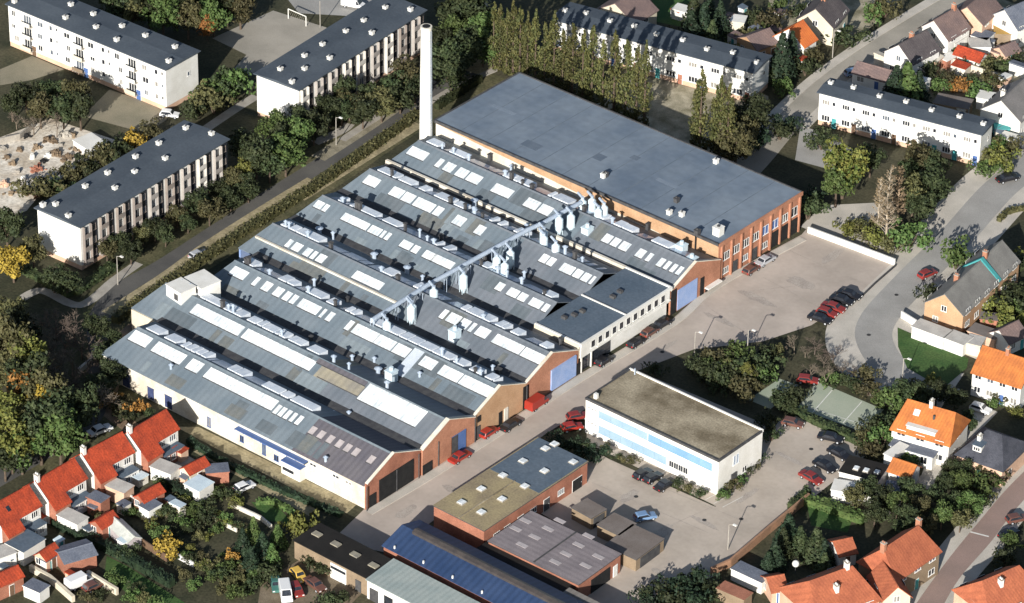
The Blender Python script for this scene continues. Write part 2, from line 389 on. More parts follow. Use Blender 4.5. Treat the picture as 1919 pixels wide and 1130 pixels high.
# the street along the left side of the works
ribbon('verge', [(60, 880), (175, 800), (190, 690), (210, 580), (309, 505), (415, 436), (522, 366), (600, 318), (692, 255), (789, 195), (905, 130)], 13, ZL, grass_d)
ribbon('road', [(-60, 930), (60, 860), (165, 790), (190, 690), (185, 600), (230, 542), (309, 496), (415, 427), (522, 358), (600, 309), (692, 247), (789, 187), (821, 168), (899, 122), (960, 80)], 4.0, ZL*2, asphalt_d)
ribbon('pavement', [(640, 264), (700, 225), (789, 168), (812, 152)], 1.6, ZL*3, conc)
ribbon('pavement', [(800, 196), (850, 166), (930, 130)], 1.4, ZL*3, conc)
ribbon('straw_strip', [(200, 588), (309, 518), (389, 460), (495, 392), (585, 337)], 2.4, ZL*3, straw)
ribbon('straw_strip', [(560, 372), (669, 304), (784, 232)], 2.8, ZL*3, straw)
poly('forecourt', [(185, 655), (250, 600), (215, 760), (330, 850), (290, 850), (180, 770)], ZL*1.5, mat('reddish_bare_soil', rgb(.30, .22, .15), rgb(.17, .12, .08), .3, fine=.3))
# works street and yards
poly('works_street', [(620, 1015), (684, 953), (784, 894), (925, 806), (1080, 705), (1260, 598), (1340, 527), (1502, 440), (1515, 425), (1672, 492), (1600, 560), (1520, 610), (1430, 640), (1300, 655), (1195, 695), (1100, 765), (1020, 815), (800, 985), (745, 1040)], ZL*2, cobble)
ribbon('pavement', [(690, 962), (790, 903), (930, 815), (1085, 712), (1262, 606), (1345, 535), (1505, 448)], 1.6, ZL*3, pave)
poly('yard', [(1090, 830), (1140, 860), (1340, 950), (1440, 895), (1530, 800), (1565, 800), (1640, 840), (1540, 920), (1330, 1085), (1200, 1140), (1080, 1140), (1165, 1050), (1010, 960), (1100, 905)], ZL*2, cobble2)
poly('yard', [(1098, 770), (1195, 695), (1445, 800), (1440, 895), (1345, 950), (1100, 830)], ZL*1.3, cobble2)
poly('yard', [(1440, 895), (1425, 835), (1460, 790), (1510, 775), (1570, 800), (1540, 830)], ZL*2.5, cobble2)
for i in range(9):
    px, py = 1226+i*16, 893+i*7
    ribbon('parking_line', [(px+38, py-26+8), (px, py+2)], .12, ZL*3, linem)
# main road top right, curved road right
ribbon('road', [(1830, -30), (1760, 12), (1640, 88), (1545, 158), (1470, 225), (1410, 295), (1350, 360)], 7.5, ZL*2, asphalt_p)
ribbon('pavement', [(1805, -30), (1735, 8), (1612, 84), (1518, 152), (1445, 220)], 2.0, ZL*1.5, pave)
ribbon('pavement', [(1850, -15), (1790, 24), (1668, 102), (1580, 168), (1505, 240)], 2.0, ZL*1.7, pave)
ribbon('pavement', [(1990, 262), (1919, 316), (1862, 362), (1788, 442), (1702, 527), (1638, 600), (1630, 655), (1685, 712), (1780, 740)], 15, ZL*1.2, pave, True)
ribbon('road', [(1990, 264), (1919, 318), (1865, 362), (1791, 445), (1706, 530), (1645, 600), (1642, 648), (1688, 703), (1780, 745)], 6.6, ZL*2.2, asphalt)
poly('forecourt', [(1500, 425), (1540, 385), (1640, 380), (1690, 470), (1672, 490)], ZL, pave)
ribbon('verge', [(596, 297), (690, 236), (795, 163)], 3.2, ZL*2.6, mat('grey_tan_verge', rgb(.30, .27, .20), rgb(.19, .17, .12), .4, fine=.25))
poly('forecourt', [(1500, 235), (1530, 245), (1640, 300), (1600, 330), (1490, 300)], ZL, asphalt)
poly('forecourt', [(1680, 612), (1870, 690), (1900, 660), (1720, 590)], ZL*2.4, pave)
poly('lawn', [(1682, 614), (1815, 672), (1812, 690), (1775, 722), (1738, 712), (1700, 690), (1683, 650)], ZL*2.8, grass)
ribbon('road', [(1990, 840), (1919, 905), (1850, 985), (1790, 1065), (1730, 1160)], 5.6, ZL*2, redroad)
ribbon('pavement', [(1990, 805), (1890, 895), (1820, 975), (1755, 1055), (1680, 1160)], 2.6, ZL*1.6, pave)
ribbon('pavement', [(1990, 880), (1915, 960), (1870, 1020), (1810, 1090), (1770, 1160)], 2.4, ZL*1.8, pave)
ribbon('crossing_line', [(1818, 997), (1853, 1006)], .35, ZL*3, linem)
poly('drive', [(1742, 845), (1840, 760), (1870, 772), (1800, 845), (1740, 920), (1722, 905)], ZL, pave)
# repairs and worn patches in the paving
stain = mat('worn_dark_paving', rgb(.33, .29, .255), rgb(.40, .355, .31), .5, fine=.2); patchm = mat('repaired_asphalt', rgb(.17, .16, .15), rgb(.22, .21, .195), .5, fine=.15)
RP = random.Random(4)
for (px, py, l, w) in ((1420, 560, 9, 2.2), (1500, 530, 6, 3), (1350, 600, 8, 1.5), (1250, 650, 6, 1.2), (1180, 690, 5, 1.4), (960, 850, 7, 1.1), (850, 920, 6, 1.6), (760, 960, 5, 2.0), (1240, 1000, 7, 2.0), (1320, 980, 6, 1.2), (1180, 930, 5, 2.2), (1400, 930, 6, 1.4), (1480, 860, 6, 1.2), (1560, 480, 7, 2), (1250, 1080, 6, 1.6)):
    x, y = G(px, py); a = RP.choice([0, math.pi/2])+RP.uniform(-.06, .06); mb = MB(); pts = []
    for i in range(18):
        t = 2*math.pi*i/18; r = RP.uniform(.75, 1.15); u, v = l/2*math.cos(t)*r, w/2*math.sin(t)*r
        pts.append((x+u*math.cos(a)-v*math.sin(a), y+u*math.sin(a)+v*math.cos(a), ZL*2.9))
    mb.face(pts); o = mb.build('worn_patch', stain, fix=False); o['kind'] = 'structure'
# expansion joints across the works yard
for a_, b_ in (((1385, 548), (1640, 520)), ((1330, 578), (1420, 640)), ((1430, 520), (1560, 590)), ((1480, 470), (1625, 535)), ((1110, 905), (1330, 1000)), ((1160, 880), (1400, 980)), ((1200, 1010), (1380, 930))):
    ribbon('paving_joint', [a_, b_], .10, ZL*3, stain)
# courts, lots
poly('sport_court', [(1402, 749), (1461, 710), (1496, 722), (1444, 767)], ZL*2, courtm)
poly('sport_court', [(1494, 764), (1530, 714), (1656, 768), (1616, 810)], ZL*2, courtm)
ribbon('court_line', [(1520, 777), (1560, 731)], .15, ZL*3, linem)
ribbon('court_line', [(1580, 793), (1615, 753)], .15, ZL*3, linem)
ribbon('court_line', [(1510, 762), (1630, 800)], .12, ZL*3, linem)
poly('playground', [(398, 72), (512, 20), (612, 52), (600, 80), (470, 142), (430, 138), (462, 103)], ZL*2, asphalt_p)
poly('road', [(540, 0), (720, -30), (760, -20), (650, 30), (560, 25)], ZL*2, asphalt)
poly('lawn', [(850, 52), (930, 48), (905, 75), (860, 70)], ZL*2, grass)
poly('sandy_lot', [(-20, 265), (95, 222), (215, 262), (185, 305), (90, 345), (50, 395), (-20, 420)], ZL, sand)
poly('parking_lot', [(155, 218), (205, 168), (300, 200), (330, 212), (275, 250)], ZL, mat('olive_worn_paving', rgb(.19, .175, .125), rgb(.25, .22, .16), .2, fine=.2))
poly('parking_lot', [(0, 130), (60, 105), (120, 130), (60, 150), (0, 160)], ZL, mat('olive_worn_paving', None))
ribbon('path', [(388, 240), (440, 205), (480, 180)], 2.2, ZL, conc)
ribbon('path', [(40, 560), (80, 545), (150, 572), (215, 525), (260, 493)], 2.0, ZL*2.5, conc)
ribbon('path', [(590, 268), (640, 245), (655, 232)], 2.2, ZL*2.5, conc)
ribbon('verge', [(880, 135), (930, 95)], 7, ZL*3.5, straw)
poly('lawn', [(1222, -10), (1290, -10), (1330, 45), (1300, 55), (1226, 40)], ZL, grass)
poly('lawn', [(1350, 55), (1400, 65), (1395, 90), (1350, 80)], ZL, grass)
poly('lawn', [(200, 1042), (240, 1062), (350, 1132), (270, 1140), (196, 1075)], ZL, grass)
poly('lawn', [(470, 940), (520, 950), (555, 985), (500, 975)], ZL, grass)
poly('lawn', [(1512, 944), (1598, 972), (1588, 998), (1520, 985)], ZL, grass)
poly('path', [(330, 800), (372, 800), (668, 946), (650, 962), (560, 922), (400, 838)], ZL, straw)
ribbon('path', [(372, 842), (480, 902), (588, 962)], 2.2, ZL*2, straw)
ribbon('path', [(1745, 880), (1700, 920), (1660, 965)], .9, ZL*2, conc)
poly('terrace', [(265, 870), (330, 840), (395, 880), (350, 900)], ZL, conc)
poly('yard', [(490, 1090), (560, 1050), (680, 1110), (640, 1150), (480, 1150)], ZL, mat('worn_yard_soil', rgb(.21, .17, .12), rgb(.13, .10, .065), .25, fine=.3))
poly('yard', [(1440, 0), (1560, -30), (1720, -30), (1600, 80), (1470, 60)], ZL*.6, mat('pale_garden_soil', rgb(.40, .36, .27), rgb(.16, .145, .09), .28, fine=.3))
poly('yard', [(1640, 120), (1830, -20), (1990, 40), (1990, 240), (1880, 250), (1650, 150)], ZL*.6, mat('pale_garden_soil', None))
poly('yard', [(1100, 215), (1210, 90), (1440, 180), (1440, 280), (1400, 320)], ZL*.5, mat('pale_garden_soil', None))

# =================================================================== the factory with saw-tooth bays
EY = [-65.6, -52.0, -38.4, -24.8, -10.7, 1.8, 15.0, 29.45]
X0 = [-37.0, -43.4, -39.6, -43.3, -43.3, -43.3, -43.5]
X1 = [24.0, 24.0, 24.0, 24.0, 14.0, 14.0, 24.0]
ZE, RH, HIP = 4.8, 2.8, 2.0
fac = thing('factory', 'long low factory with seven rows of grey pitched roofs and white skylights', 'factory', (-10, -18, 0))
def fp(name, mb, m, par=None): return mb.build(name, m, par or fac, tuple(-v for v in fac.location))
def slope_hit(k, px, py, side=0):
    ya, yb = EY[k], EY[k+1]; ym = (ya+yb)/2; s = RH/(ym-ya)
    d = FW*F + CR*(px-959.5) + CU*(565-py); p = CP
    if side == 0: t = (ZE+(p.y-ya)*s-p.z)/(d.z-s*d.y)
    else: t = (ZE+(yb-p.y)*s-p.z)/(d.z+s*d.y)
    return p+d*t
wallmb = MB()
wallmb.box(X0[0], 24, EY[0], EY[0]+.35, 0, ZE)                        # south wall
fp('south_wall', wallmb, dwhite)
# gable walls on the works street and on the left road
for k in range(7):
    ya, yb = EY[k], EY[k+1]; ym = (ya+yb)/2
    if X1[k] > 20:
        m = [rbrick, brick, obrick, brick, brick, brick, brick][k]
        mb = MB()
        pr = [(ya+.002 if k else ya-.15, 0), (yb-.002, 0), (yb-.002, ZE+.25), (ym, ZE+RH+.3), (ya+.002 if k else ya-.15, ZE+.25)]
        mb.xprism(pr, X1[k]-.3, X1[k]+(.05 if k != 1 else .35))
        w = fp('gable_wall', mb, m)
        if k == 0: w['label'] = 'dark red brick gable wall with wide black gateway'
        mb = MB(); mb.xprism([(ya+.05, ZE+.26), (ym, ZE+RH+.31), (yb-.05, ZE+.26), (yb-.05, ZE+.42), (ym, ZE+RH+.47), (ya+.05, ZE+.42)], X1[k]-.4, X1[k]+(.15 if k != 1 else .45))
        fp('coping', mb, dwhite)
    mb = MB(); mb.xprism([(ya+.002, 0), (yb-.002, 0), (yb-.002, ZE-.12), (ya+.002, ZE-.12)], X0[k]-.05, X0[k]+.3)
    w = fp('gable_wall', mb, bluewall if k >= 3 else dwhite)  # blue puts the shade of the left end walls into their colour
# roofs
bays = []
seg = {0: [(-99, 7.5, sheet), (7.5, 99, psheet)], 1: [(-99, -3.5, sheet), (-3.5, -.5, bsheet), (-.5, 99, sheet2)], 2: [(-99, 99, sheet)], 3: [(-99, -8, sheet), (-8, 99, sheet2)], 4: [(-99, -6, sheet), (-6, 99, sheet2)], 5: [(-99, -4, sheet), (-4, 99, sheet2)], 6: [(-99, 0, sheet), (0, 99, sheet2)]}
for k in range(7):
    ya, yb = EY[k], EY[k+1]; ym = (ya+yb)/2
    mb = MB(); ms = []
    x1 = X1[k]-(.3 if X1[k] > 20 else 0)
    for (a, b, m) in seg[k]:
        xa, xb = max(a, X0[k]-.25), min(b, x1)
        if m not in ms: ms.append(m)
        i = ms.index(m)
        e = .35 if k == 0 else 0; ze_ = ZE-.14 if k == 0 else ZE; hi = HIP if a == -99 else 0
        mb.prism([(xa, ya-e), (xb, ya-e), (xb, ym), (xa+hi, ym)], [ze_, ze_, ZE+RH, ZE+RH], [ze_+.12, ze_+.12, ZE+RH+.12, ZE+RH+.12], i)
        mb.prism([(xa+hi, ym), (xb, ym), (xb, yb), (xa, yb)], [ZE+RH, ZE+RH, ZE, ZE], [ZE+RH+.12, ZE+RH+.12, ZE+.12, ZE+.12], i)
        if hi: mb.prism([(xa-.002, ya), (xa+hi-.002, ym), (xa-.002, yb)], [ZE-.1, ZE+RH-.02, ZE-.1], [ZE+.11, ZE+RH+.118, ZE+.11], i)
    bays.append(fp('roof_bay', mb, ms))
    mb = MB(); mb.xprism([(ym-.3, ZE+RH+.02), (ym-.02, ZE+RH+.2), (ym+.02, ZE+RH+.2), (ym+.3, ZE+RH+.02)], X0[k]+HIP-.3, x1)
    mb.build('ridge_cap', sheet if k < 3 else sheet2, bays[k], (0, 0, 0))
    mb = MB(); mb.box(X0[k], x1, yb-.9, yb+1.05, ZE+.1, ZE+.52)
    if k < 6: mb.build('valley_gutter', dgrey, bays[k])  # gutter, widened in dark grey to paint the ridge's shadow band
# raised lower strip with white coping on the fourth and the last bay
def strip(k, a, b, dz, wd, m):
    p0 = slope_hit(k, *a); p1 = slope_hit(k, *b); y = (p0.y+p1.y)/2
    mb = MB(); mb.box(p0.x, p1.x, y, y+wd, p0.z-.4, p0.z+dz)
    mb.build('coping_wall', m, bays[k])
strip(3, q(1, 1, 0, 192), q(1, 1, 790, 582), .35, .45, dwhite)
mb = MB(); yv = EY[6]; mb.box(X0[6], 14.5, yv-.1, yv+.45, ZE-.6, ZE+1.15); mb.build('coping_wall', dwhite, bays[6])
# south-facing skylights: (bay, [(px start, px end)]) along the middle of each glazed patch
r1 = lambda x, y: (190+x/4.7067, 520+y/4.7067)
r2 = lambda x, y: (400+x/4.7067, 380+y/4.7067)
r3 = lambda x, y: (620+x/4.7067, 230+y/4.7067)
r4 = lambda x, y: (500+x/4.7067, 640+y/4.7067)
r5 = lambda x, y: (640+x/4.7067, 560+y/4.7067)
r6 = lambda x, y: (780+x/4.7067, 580+y/4.7067)
r7 = lambda x, y: (900+x/4.7067, 340+y/4.7067)
r8 = lambda x, y: (1100+x/4.7067, 400+y/4.7067)
z6 = lambda x, y: q(1, 1, x, y)
z7 = lambda x, y: q(2, 1, x, y)
SKY = [
 (0, [r1(165, 490), r1(405, 605), r1(445, 640), r1(705, 755), r1(748, 790), r1(855, 835), r1(905, 870), (510, 768)], .58, .90),
 (0, [(514, 770), (521, 773), (524, 774), (531, 777), (534, 779), (541, 782), (545, 784), (551, 787), (556, 789), (563, 792)], .55, .82),
 (1, [r1(800, 290), r1(1225, 495), r1(1250, 510), r4(385, 250)], .55, .86),
 (2, [r2(150, 610), r2(280, 665), r2(345, 710), r2(378, 722), r2(425, 750), r2(485, 778), r2(525, 800), r2(585, 830), r2(605, 845), r2(650, 868), r2(668, 875), r2(705, 895), r2(740, 910), r2(910, 985), r2(930, 1005), r2(950, 1015), r2(985, 1030), r2(1025, 1050)], .58, .86),
 (2, [r5(5, 285), r5(45, 300), r5(70, 310), r5(265, 400), r5(270, 405), r5(420, 475), r5(430, 480), r5(550, 535), r5(670, 590), r5(790, 640), r5(820, 690), r5(1000, 765), r5(1010, 770), r5(1280, 890)], .58, .88),
 (3, [r2(630, 380), r2(665, 395), r2(690, 400), r2(755, 430), r2(785, 455), r2(830, 480), r2(850, 485), r2(880, 500), r2(900, 505), r2(960, 535), r2(1210, 670), r2(1350, 730), z6(620, 455), z6(690, 485)], .55, .80),
 (3, [r5(825, 200), r5(865, 215), r5(885, 225), r5(985, 265), r5(995, 275), r5(1065, 305), r5(1085, 315), r5(1115, 325), r5(1140, 345), r5(1240, 385), r6(625, 330), r6(870, 440), r6(880, 445), r6(1085, 535)], .58, .86),
 (4, [z6(290, 30), z6(345, 55), z6(352, 58), z6(372, 68), z6(455, 110), z6(590, 180), z6(600, 185), z6(660, 210), z6(675, 205), z6(690, 212), z6(700, 216), z6(718, 225), z6(780, 260), z6(835, 285), z6(850, 285), z6(880, 300), z6(910, 315), z6(965, 345), z6(955, 340), z6(1065, 395)], .55, .80),
 (4, [r7(95, 985), r7(150, 1010), r7(190, 1040), r7(275, 1075), r7(285, 1085), r7(345, 1115), (980, 582), (1000, 592), (1003, 595), (1020, 603), (1023, 605), (1033, 610)], .58, .84),
 (5, [r3(265, 545), r3(375, 595), r3(490, 650), r3(590, 690), r3(600, 695), r3(690, 730), r3(705, 740), r3(870, 805), r3(880, 820), r3(935, 845), r3(1050, 900), r3(1130, 940), r3(1245, 985), r3(1310, 1010)], .52, .82),
 (5, [r7(485, 735), r7(540, 760), r7(550, 765), r7(600, 785), r7(665, 815), r7(770, 860), r7(780, 870), r7(840, 895), r7(850, 905), r7(905, 930), r7(925, 935), r7(950, 945), r7(965, 955), r7(1000, 970)], .55, .82),
 (6, [r3(660, 280), r3(835, 320), r3(935, 360), r3(975, 375), r3(985, 410), r3(1070, 430), r3(1090, 460), r3(1180, 490), r3(1190, 500), r3(1300, 540), r7(85, 90), r7(260, 140), r7(370, 215), r7(490, 255), r7(500, 265), r7(605, 300)], .50, .78),
 (6, [r8(135, 230), r8(200, 255), r8(215, 262), r8(270, 285), r8(285, 295), r8(355, 325), r8(410, 385), r8(480, 400), r8(510, 415), r8(545, 425), r8(610, 455), r8(650, 475), r8(670, 485), r8(700, 500), r8(725, 510), r8(755, 525), r8(775, 535), r8(805, 550)], .48, .74),
]
NS = 0
def add_sky(k, xa, xb, va, vb, m=None, name='skylight'):
    global NS
    if xb-xa < .35: xb = xa+.35
    xa = max(xa, X0[k]+.2+HIP*vb); xb = min(xb, X1[k]-.6)
    if xb <= xa: return
    ya, yb = EY[k], EY[k+1]; ym = (ya+yb)/2; s = RH/(ym-ya)
    y0, y1 = ya+(ym-ya)*va, ya+(ym-ya)*vb
    mb = MB(); lift = .125
    zf = lambda y: ZE+(y-ya)*s+lift
    mb.xprism([(y0, zf(y0)-.03), (y1, zf(y1)-.03), (y1, zf(y1)+.09), (y0, zf(y0)+.09)], xa, xb, 0)
    mb.xprism([(y0-.07, zf(y0-.07)-.03), (y0-.002, zf(y0)-.03), (y0-.002, zf(y0)+.13), (y0-.07, zf(y0-.07)+.12)], xa-.05, xb+.05, 1)
    mb.build(name, [m or skyl, dgrey], bays[k]); NS += 1
for (k, P_, va, vb) in SKY:
    for i in range(0, len(P_)-1, 2):
        a = slope_hit(k, *P_[i]); b = slope_hit(k, *P_[i+1]); add_sky(k, a.x, b.x, va, vb)
# pale and beige glazed sections on the second bay, dim ones on the purple section
a = slope_hit(1, *r4(470, 290)); b = slope_hit(1, *r4(815, 470)); add_sky(1, a.x, b.x, .52, .82, bsheet, 'glazed_section')
a = slope_hit(1, *r4(440, 180)); b = slope_hit(1, *r4(880, 380)); add_sky(1, a.x, b.x, .84, .97, psheet, 'ridge_sheet')
a = slope_hit(1, *r4(830, 470)); b = slope_hit(1, *r4(1350, 710)); add_sky(1, a.x, b.x, .45, .96, skyl, 'glazed_section')
a = slope_hit(2, *r5(560, 540)); b = slope_hit(2, *r5(645, 580)); add_sky(2, a.x, b.x, .05, .95, newsheet, 'repair_sheet')
for p in ((370, 830), (450, 865), (530, 905), (610, 945), (680, 985), (750, 1025), (880, 1095)):
    c = slope_hit(0, *r4(*p)); add_sky(0, c.x-.55, c.x+.55, .5, .72, skydim)
# replaced sheets of another age on the sunny slopes
RS = random.Random(17)
pm = [mat('older_dark_sheet', rgb(.095, .118, .135), rgb(.125, .145, .16), .3, lines=('X', 1.3, .08)), mat('stained_sheet', rgb(.15, .155, .145), rgb(.115, .13, .135), .5, fine=.15, lines=('X', 1.3, .08)), mat('bleached_sheet', rgb(.20, .235, .255), rgb(.165, .20, .22), .3, lines=('X', 1.3, .08))]
for k in range(7):
    for j in range(9):
        x = RS.uniform(X0[k]+1, X1[k]-6); w = RS.choice([1.2, 1.2, 2.4, 3.6, 6.0]); va = RS.choice([.02, .02, .02, .45]); vb = va+RS.choice([.42, .48, .3]) if va < .4 else .96
        ya, yb = EY[k], EY[k+1]; ym = (ya+yb)/2; s = RH/(ym-ya); y0, y1 = ya+(ym-ya)*va, ya+(ym-ya)*vb
        mb = MB(); mb.xprism([(y0, ZE+(y0-ya)*s+.10), (y1, ZE+(y1-ya)*s+.10), (y1, ZE+(y1-ya)*s+.128+.0008*j), (y0, ZE+(y0-ya)*s+.128+.0008*j)], x, x+w); mb.build('replaced_sheet', [RS.choice(pm)], bays[k])
# shaded-side skylights: some raised to catch sun, flush ones painted with bluish shade
rr = random.Random(5)
for k in range(7):
    ya, yb = EY[k], EY[k+1]; ym = (ya+yb)/2; s = RH/(yb-ym)
    x = X0[k]+3; end = 5 if k == 0 else (-6 if k == 1 else X1[k]-2)
    while x < end:
        w = rr.choice([.7, 1.0, 1.6, 2.4, 3.4, 4.6])*rr.uniform(.8, 1.2)
        y0, y1 = ym+rr.uniform(.7, .9), ym+rr.uniform(2.7, 3.3)
        zf = lambda y: ZE+(yb-y)*s+.1
        mb = MB()
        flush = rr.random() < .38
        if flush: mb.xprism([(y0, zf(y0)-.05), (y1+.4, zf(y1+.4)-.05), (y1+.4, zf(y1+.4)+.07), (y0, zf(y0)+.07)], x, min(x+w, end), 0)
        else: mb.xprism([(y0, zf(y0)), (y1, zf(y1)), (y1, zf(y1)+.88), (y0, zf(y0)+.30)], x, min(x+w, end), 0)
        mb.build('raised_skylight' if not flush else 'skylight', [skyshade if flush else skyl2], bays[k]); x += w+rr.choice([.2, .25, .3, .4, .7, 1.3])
# ridge and valley vents
VENTM = {}
def stack(par, x, y, z, h, r, kind=0):
    key = (round(h, 1), round(r, 2), kind)
    if key not in VENTM:
        mb = MB()
        if kind == 0:
            mb.tube((0, 0, -.5), (0, 0, h), r, n=8); mb.tube((0, 0, h+.12), (0, 0, h+.42), r*1.9, r*.2, n=8, m=1); mb.tube((0, 0, h), (0, 0, h+.12), r*.5, n=6)
        else:
            mb.box(-r, r, -r, r, -.5, h); mb.box(-r-.1, r+.1, -r-.1, r+.1, h+.002, h+.15, 1)
        VENTM[key] = mb.mesh('roof_vent', [steel if kind == 0 else dgrey, dgrey if kind else steel])
    return put('roof_vent', VENTM[key], par, (x, y, z))
for k in range(1, 7):
    ya, yb = EY[k], EY[k+1]; ym = (ya+yb)/2
    for j in range(15 if k < 5 else 12):
        x = rr.uniform(X0[k]+3, X1[k]-3)
        if rr.random() < .6: stack(bays[k], x, ym+.9, ZE+RH-.2, rr.choice([.8, 1.1, 1.5]), rr.choice([.22, .3]), rr.choice([0, 0, 1]))
        else: stack(bays[k], x, yb-1.2, ZE+.4, rr.choice([1.1, 1.5]), rr.choice([.25, .4]), rr.choice([0, 1]))
for p in ((1, r4(605, 840)), (0, r4(520, 1060)), (0, r1(615, 810)), (1, r4(1015, 960)), (1, r4(590, 660)), (1, r4(565, 710)), (1, r4(725, 660)), (2, r5(290, 560)), (2, r5(690, 690))):
    h = slope_hit(p[0], *p[1]); stack(bays[p[0]], h.x, h.y, h.z, .8, .25)
# dust collectors: cylinder, cone, inlet pipe
cyl = MB(); cyl.tube((0, 0, 1.9), (0, 0, 4.0), .75, n=14); cyl.tube((0, 0, .5), (0, 0, 1.9), .22, .75, n=14); cyl.tube((0, 0, 4.0), (0, 0, 4.5), .75, .25, n=14)
for a in range(4):
    t = a*math.pi/2+.4; cyl.tube((.7*math.cos(t), .7*math.sin(t), -.4), (.7*math.cos(t), .7*math.sin(t), 2.6), .06, n=5)
cylm = cyl.mesh('dust_collector', paleblue)
inl = MB(); inl.tube((0, 0, 4.45), (0, 0, 5.0), .3, n=10); inl.tube((0, 0, 4.8), (-1.6, .6, 5.0), .24, n=8); inlm = inl.mesh('inlet_pipe', steel)
for px, py in (r5(615, 140), z6(870, 615), z6(990, 530), z6(1155, 450), r7(145, 745), r7(265, 690), r7(215, 800), r7(695, 395), r7(560, 510), r7(560, 560), r7(665, 630), r7(800, 370), r7(900, 240), r7(985, 230), r7(1090, 290), r7(1040, 320), r5(400, 280)):
    x, y = G(px, py, 7.2)
    if y < -26 and False: continue
    c = put('dust_collector', cylm, fac, (x-fac.location.x, y-fac.location.y, 5.6-.9))
    put('inlet_pipe', inlm, c)
for (px, py) in (r8(835, 300), r8(925, 415), r7(945, 430), r5(440, 660), r5(1000, 300)):
    x, y = G(px, py, 6.8); mb = MB(); mb.box(-.8, .8, -.8, .8, -1.6, 1.2); mb.box(-.9, .9, -.9, .9, 1.202, 1.32); mb.tube((0, 0, 1.3), (0, 0, 2.0), .35, n=10)
    mb.build('roof_fan_house', [paleblue], fac, (x-fac.location.x, y-fac.location.y, 6.2))
# the long duct over the ridges
D = [G(*p, 8.9) for p in ((697, 600), (800, 535), (990, 430), (1018, 418), (1040, 405), (1088, 380))]
mb = MB()
for i in range(len(D)-1):
    mb.tube((D[i][0], D[i][1], 8.9), (D[i+1][0], D[i+1][1], 8.9), .42, n=10)
for i in range(14):
    t = i/13; x = D[0][0]+(D[2][0]-D[0][0])*t; y = D[0][1]+(D[2][1]-D[0][1])*t
    mb.tube((x-.3, y, 6.0), (x-.3, y, 8.7), .06, n=5); mb.tube((x+.3, y, 6.0), (x+.3, y, 8.7), .06, n=5)
fp('extraction_duct', mb, steel)
# white cabins on the roof at the left end
for (pa, pb, wd, h, lab) in ((r1(570, 60), r1(700, 140), 3.4, 2.6, 1), (r1(735, -10), r1(880, 90), 4.2, 2.4, 2)):
    x, y, rz, L = fr(pa, pb, 9.2)
    mb = MB(); mb.box(0, L, 0, wd, -2.2, h-.7); mb.box(-.1, L+.1, -.1, wd+.1, h-.698, h-.55, 0)
    c = mb.build('rooftop_cabin', [white], fac, (x-fac.location.x, y-fac.location.y, 7.2), rz)
    mb = MB(); mb.box(L*.55, L*.8, -.06, .02, 0, 1.2); mb.build('door', [dgrey], c)
# white end wall of the second bay (exposed on the left)
mb = MB(); mb.box(-43.4, -37.2, EY[1]-.25, EY[1]+.002, 0, ZE-.02); fp('side_wall', mb, cream)
# south wall doors, windows, blue canopy
def fput(me_, x, y, z, rz, name): return put(name, me_, fac, (x+10, y+18, z), rz)
for (zx, zy, w, h, kind) in ((705, 970, 1.7, 2.6, 'd'), (842, 1070, 1.5, 2.2, 'd'), (940, 1105, 1.7, 2.4, 'd')):
    x, z = GY(*q(0, 1, zx, zy+30), EY[0]); mb = MB(); mb.box(-w/2, w/2, -.06, .02, 0, h); mb.box(-w/2-.1, w/2+.1, -.04, .02, h+.002, h+.14)
    mb.build('door', [mat('navy_door', rgb(.03, .04, .10), rgb(.06, .08, .17), 1)], fac, (x+10, EY[0]+18, .25))
for (c, r, zx, zy, w, h) in ((0, 2, 1165, 140, .9, 2.0), (0, 2, 1348, 215, .9, 1.3), (1, 2, 45, 300, .9, 2.2), (1, 2, 113, 322, 1.1, 1.2), (1, 2, 245, 400, .7, 2.0)):
    x, z = GY(*q(c, r, zx, zy), EY[0]); put('window', winmesh(w, h, 1, bluedoor), fac, (x+10, EY[0]+18, max(.6, z-h/2)))
for (zx, zy) in ((318, 360), (445, 432), (515, 468)):
    x, z = GY(*q(1, 2, zx, zy), EY[0]); put('window', winmesh(1.5, .6, 1), fac, (x+10, EY[0]+18, 3.3))
xa, _ = GY(*q(0, 2, 1330, 165), EY[0]); xb, _ = GY(*q(1, 2, 290, 330), EY[0])
mb = MB(); mb.box(xa, xb, EY[0]-1.1, EY[0]-.002, 3.75, 3.9, 0)
for i in range(9): x = xa+(xb-xa)*i/8; mb.box(x-.05, x+.05, EY[0]-1.05, EY[0]-.01, 3.6, 3.748, 1)
fp('blue_canopy', mb, [bluedoor, dgrey])
xa, _ = GY(*q(1, 2, 172, 330), EY[0])
mb = MB(); mb.box(xa, xa+4.2, EY[0]-1.4, EY[0]-.01, 0, 2.5); mb.box(xa-.1, xa+4.3, EY[0]-1.5, EY[0]-.005, 2.502, 2.65, 1); mb.box(xa+.3, xa+2.8, EY[0]-1.45, EY[0]-1.401, .9, 1.5, 2)
fp('porch', mb, [white, bluedoor, glass])
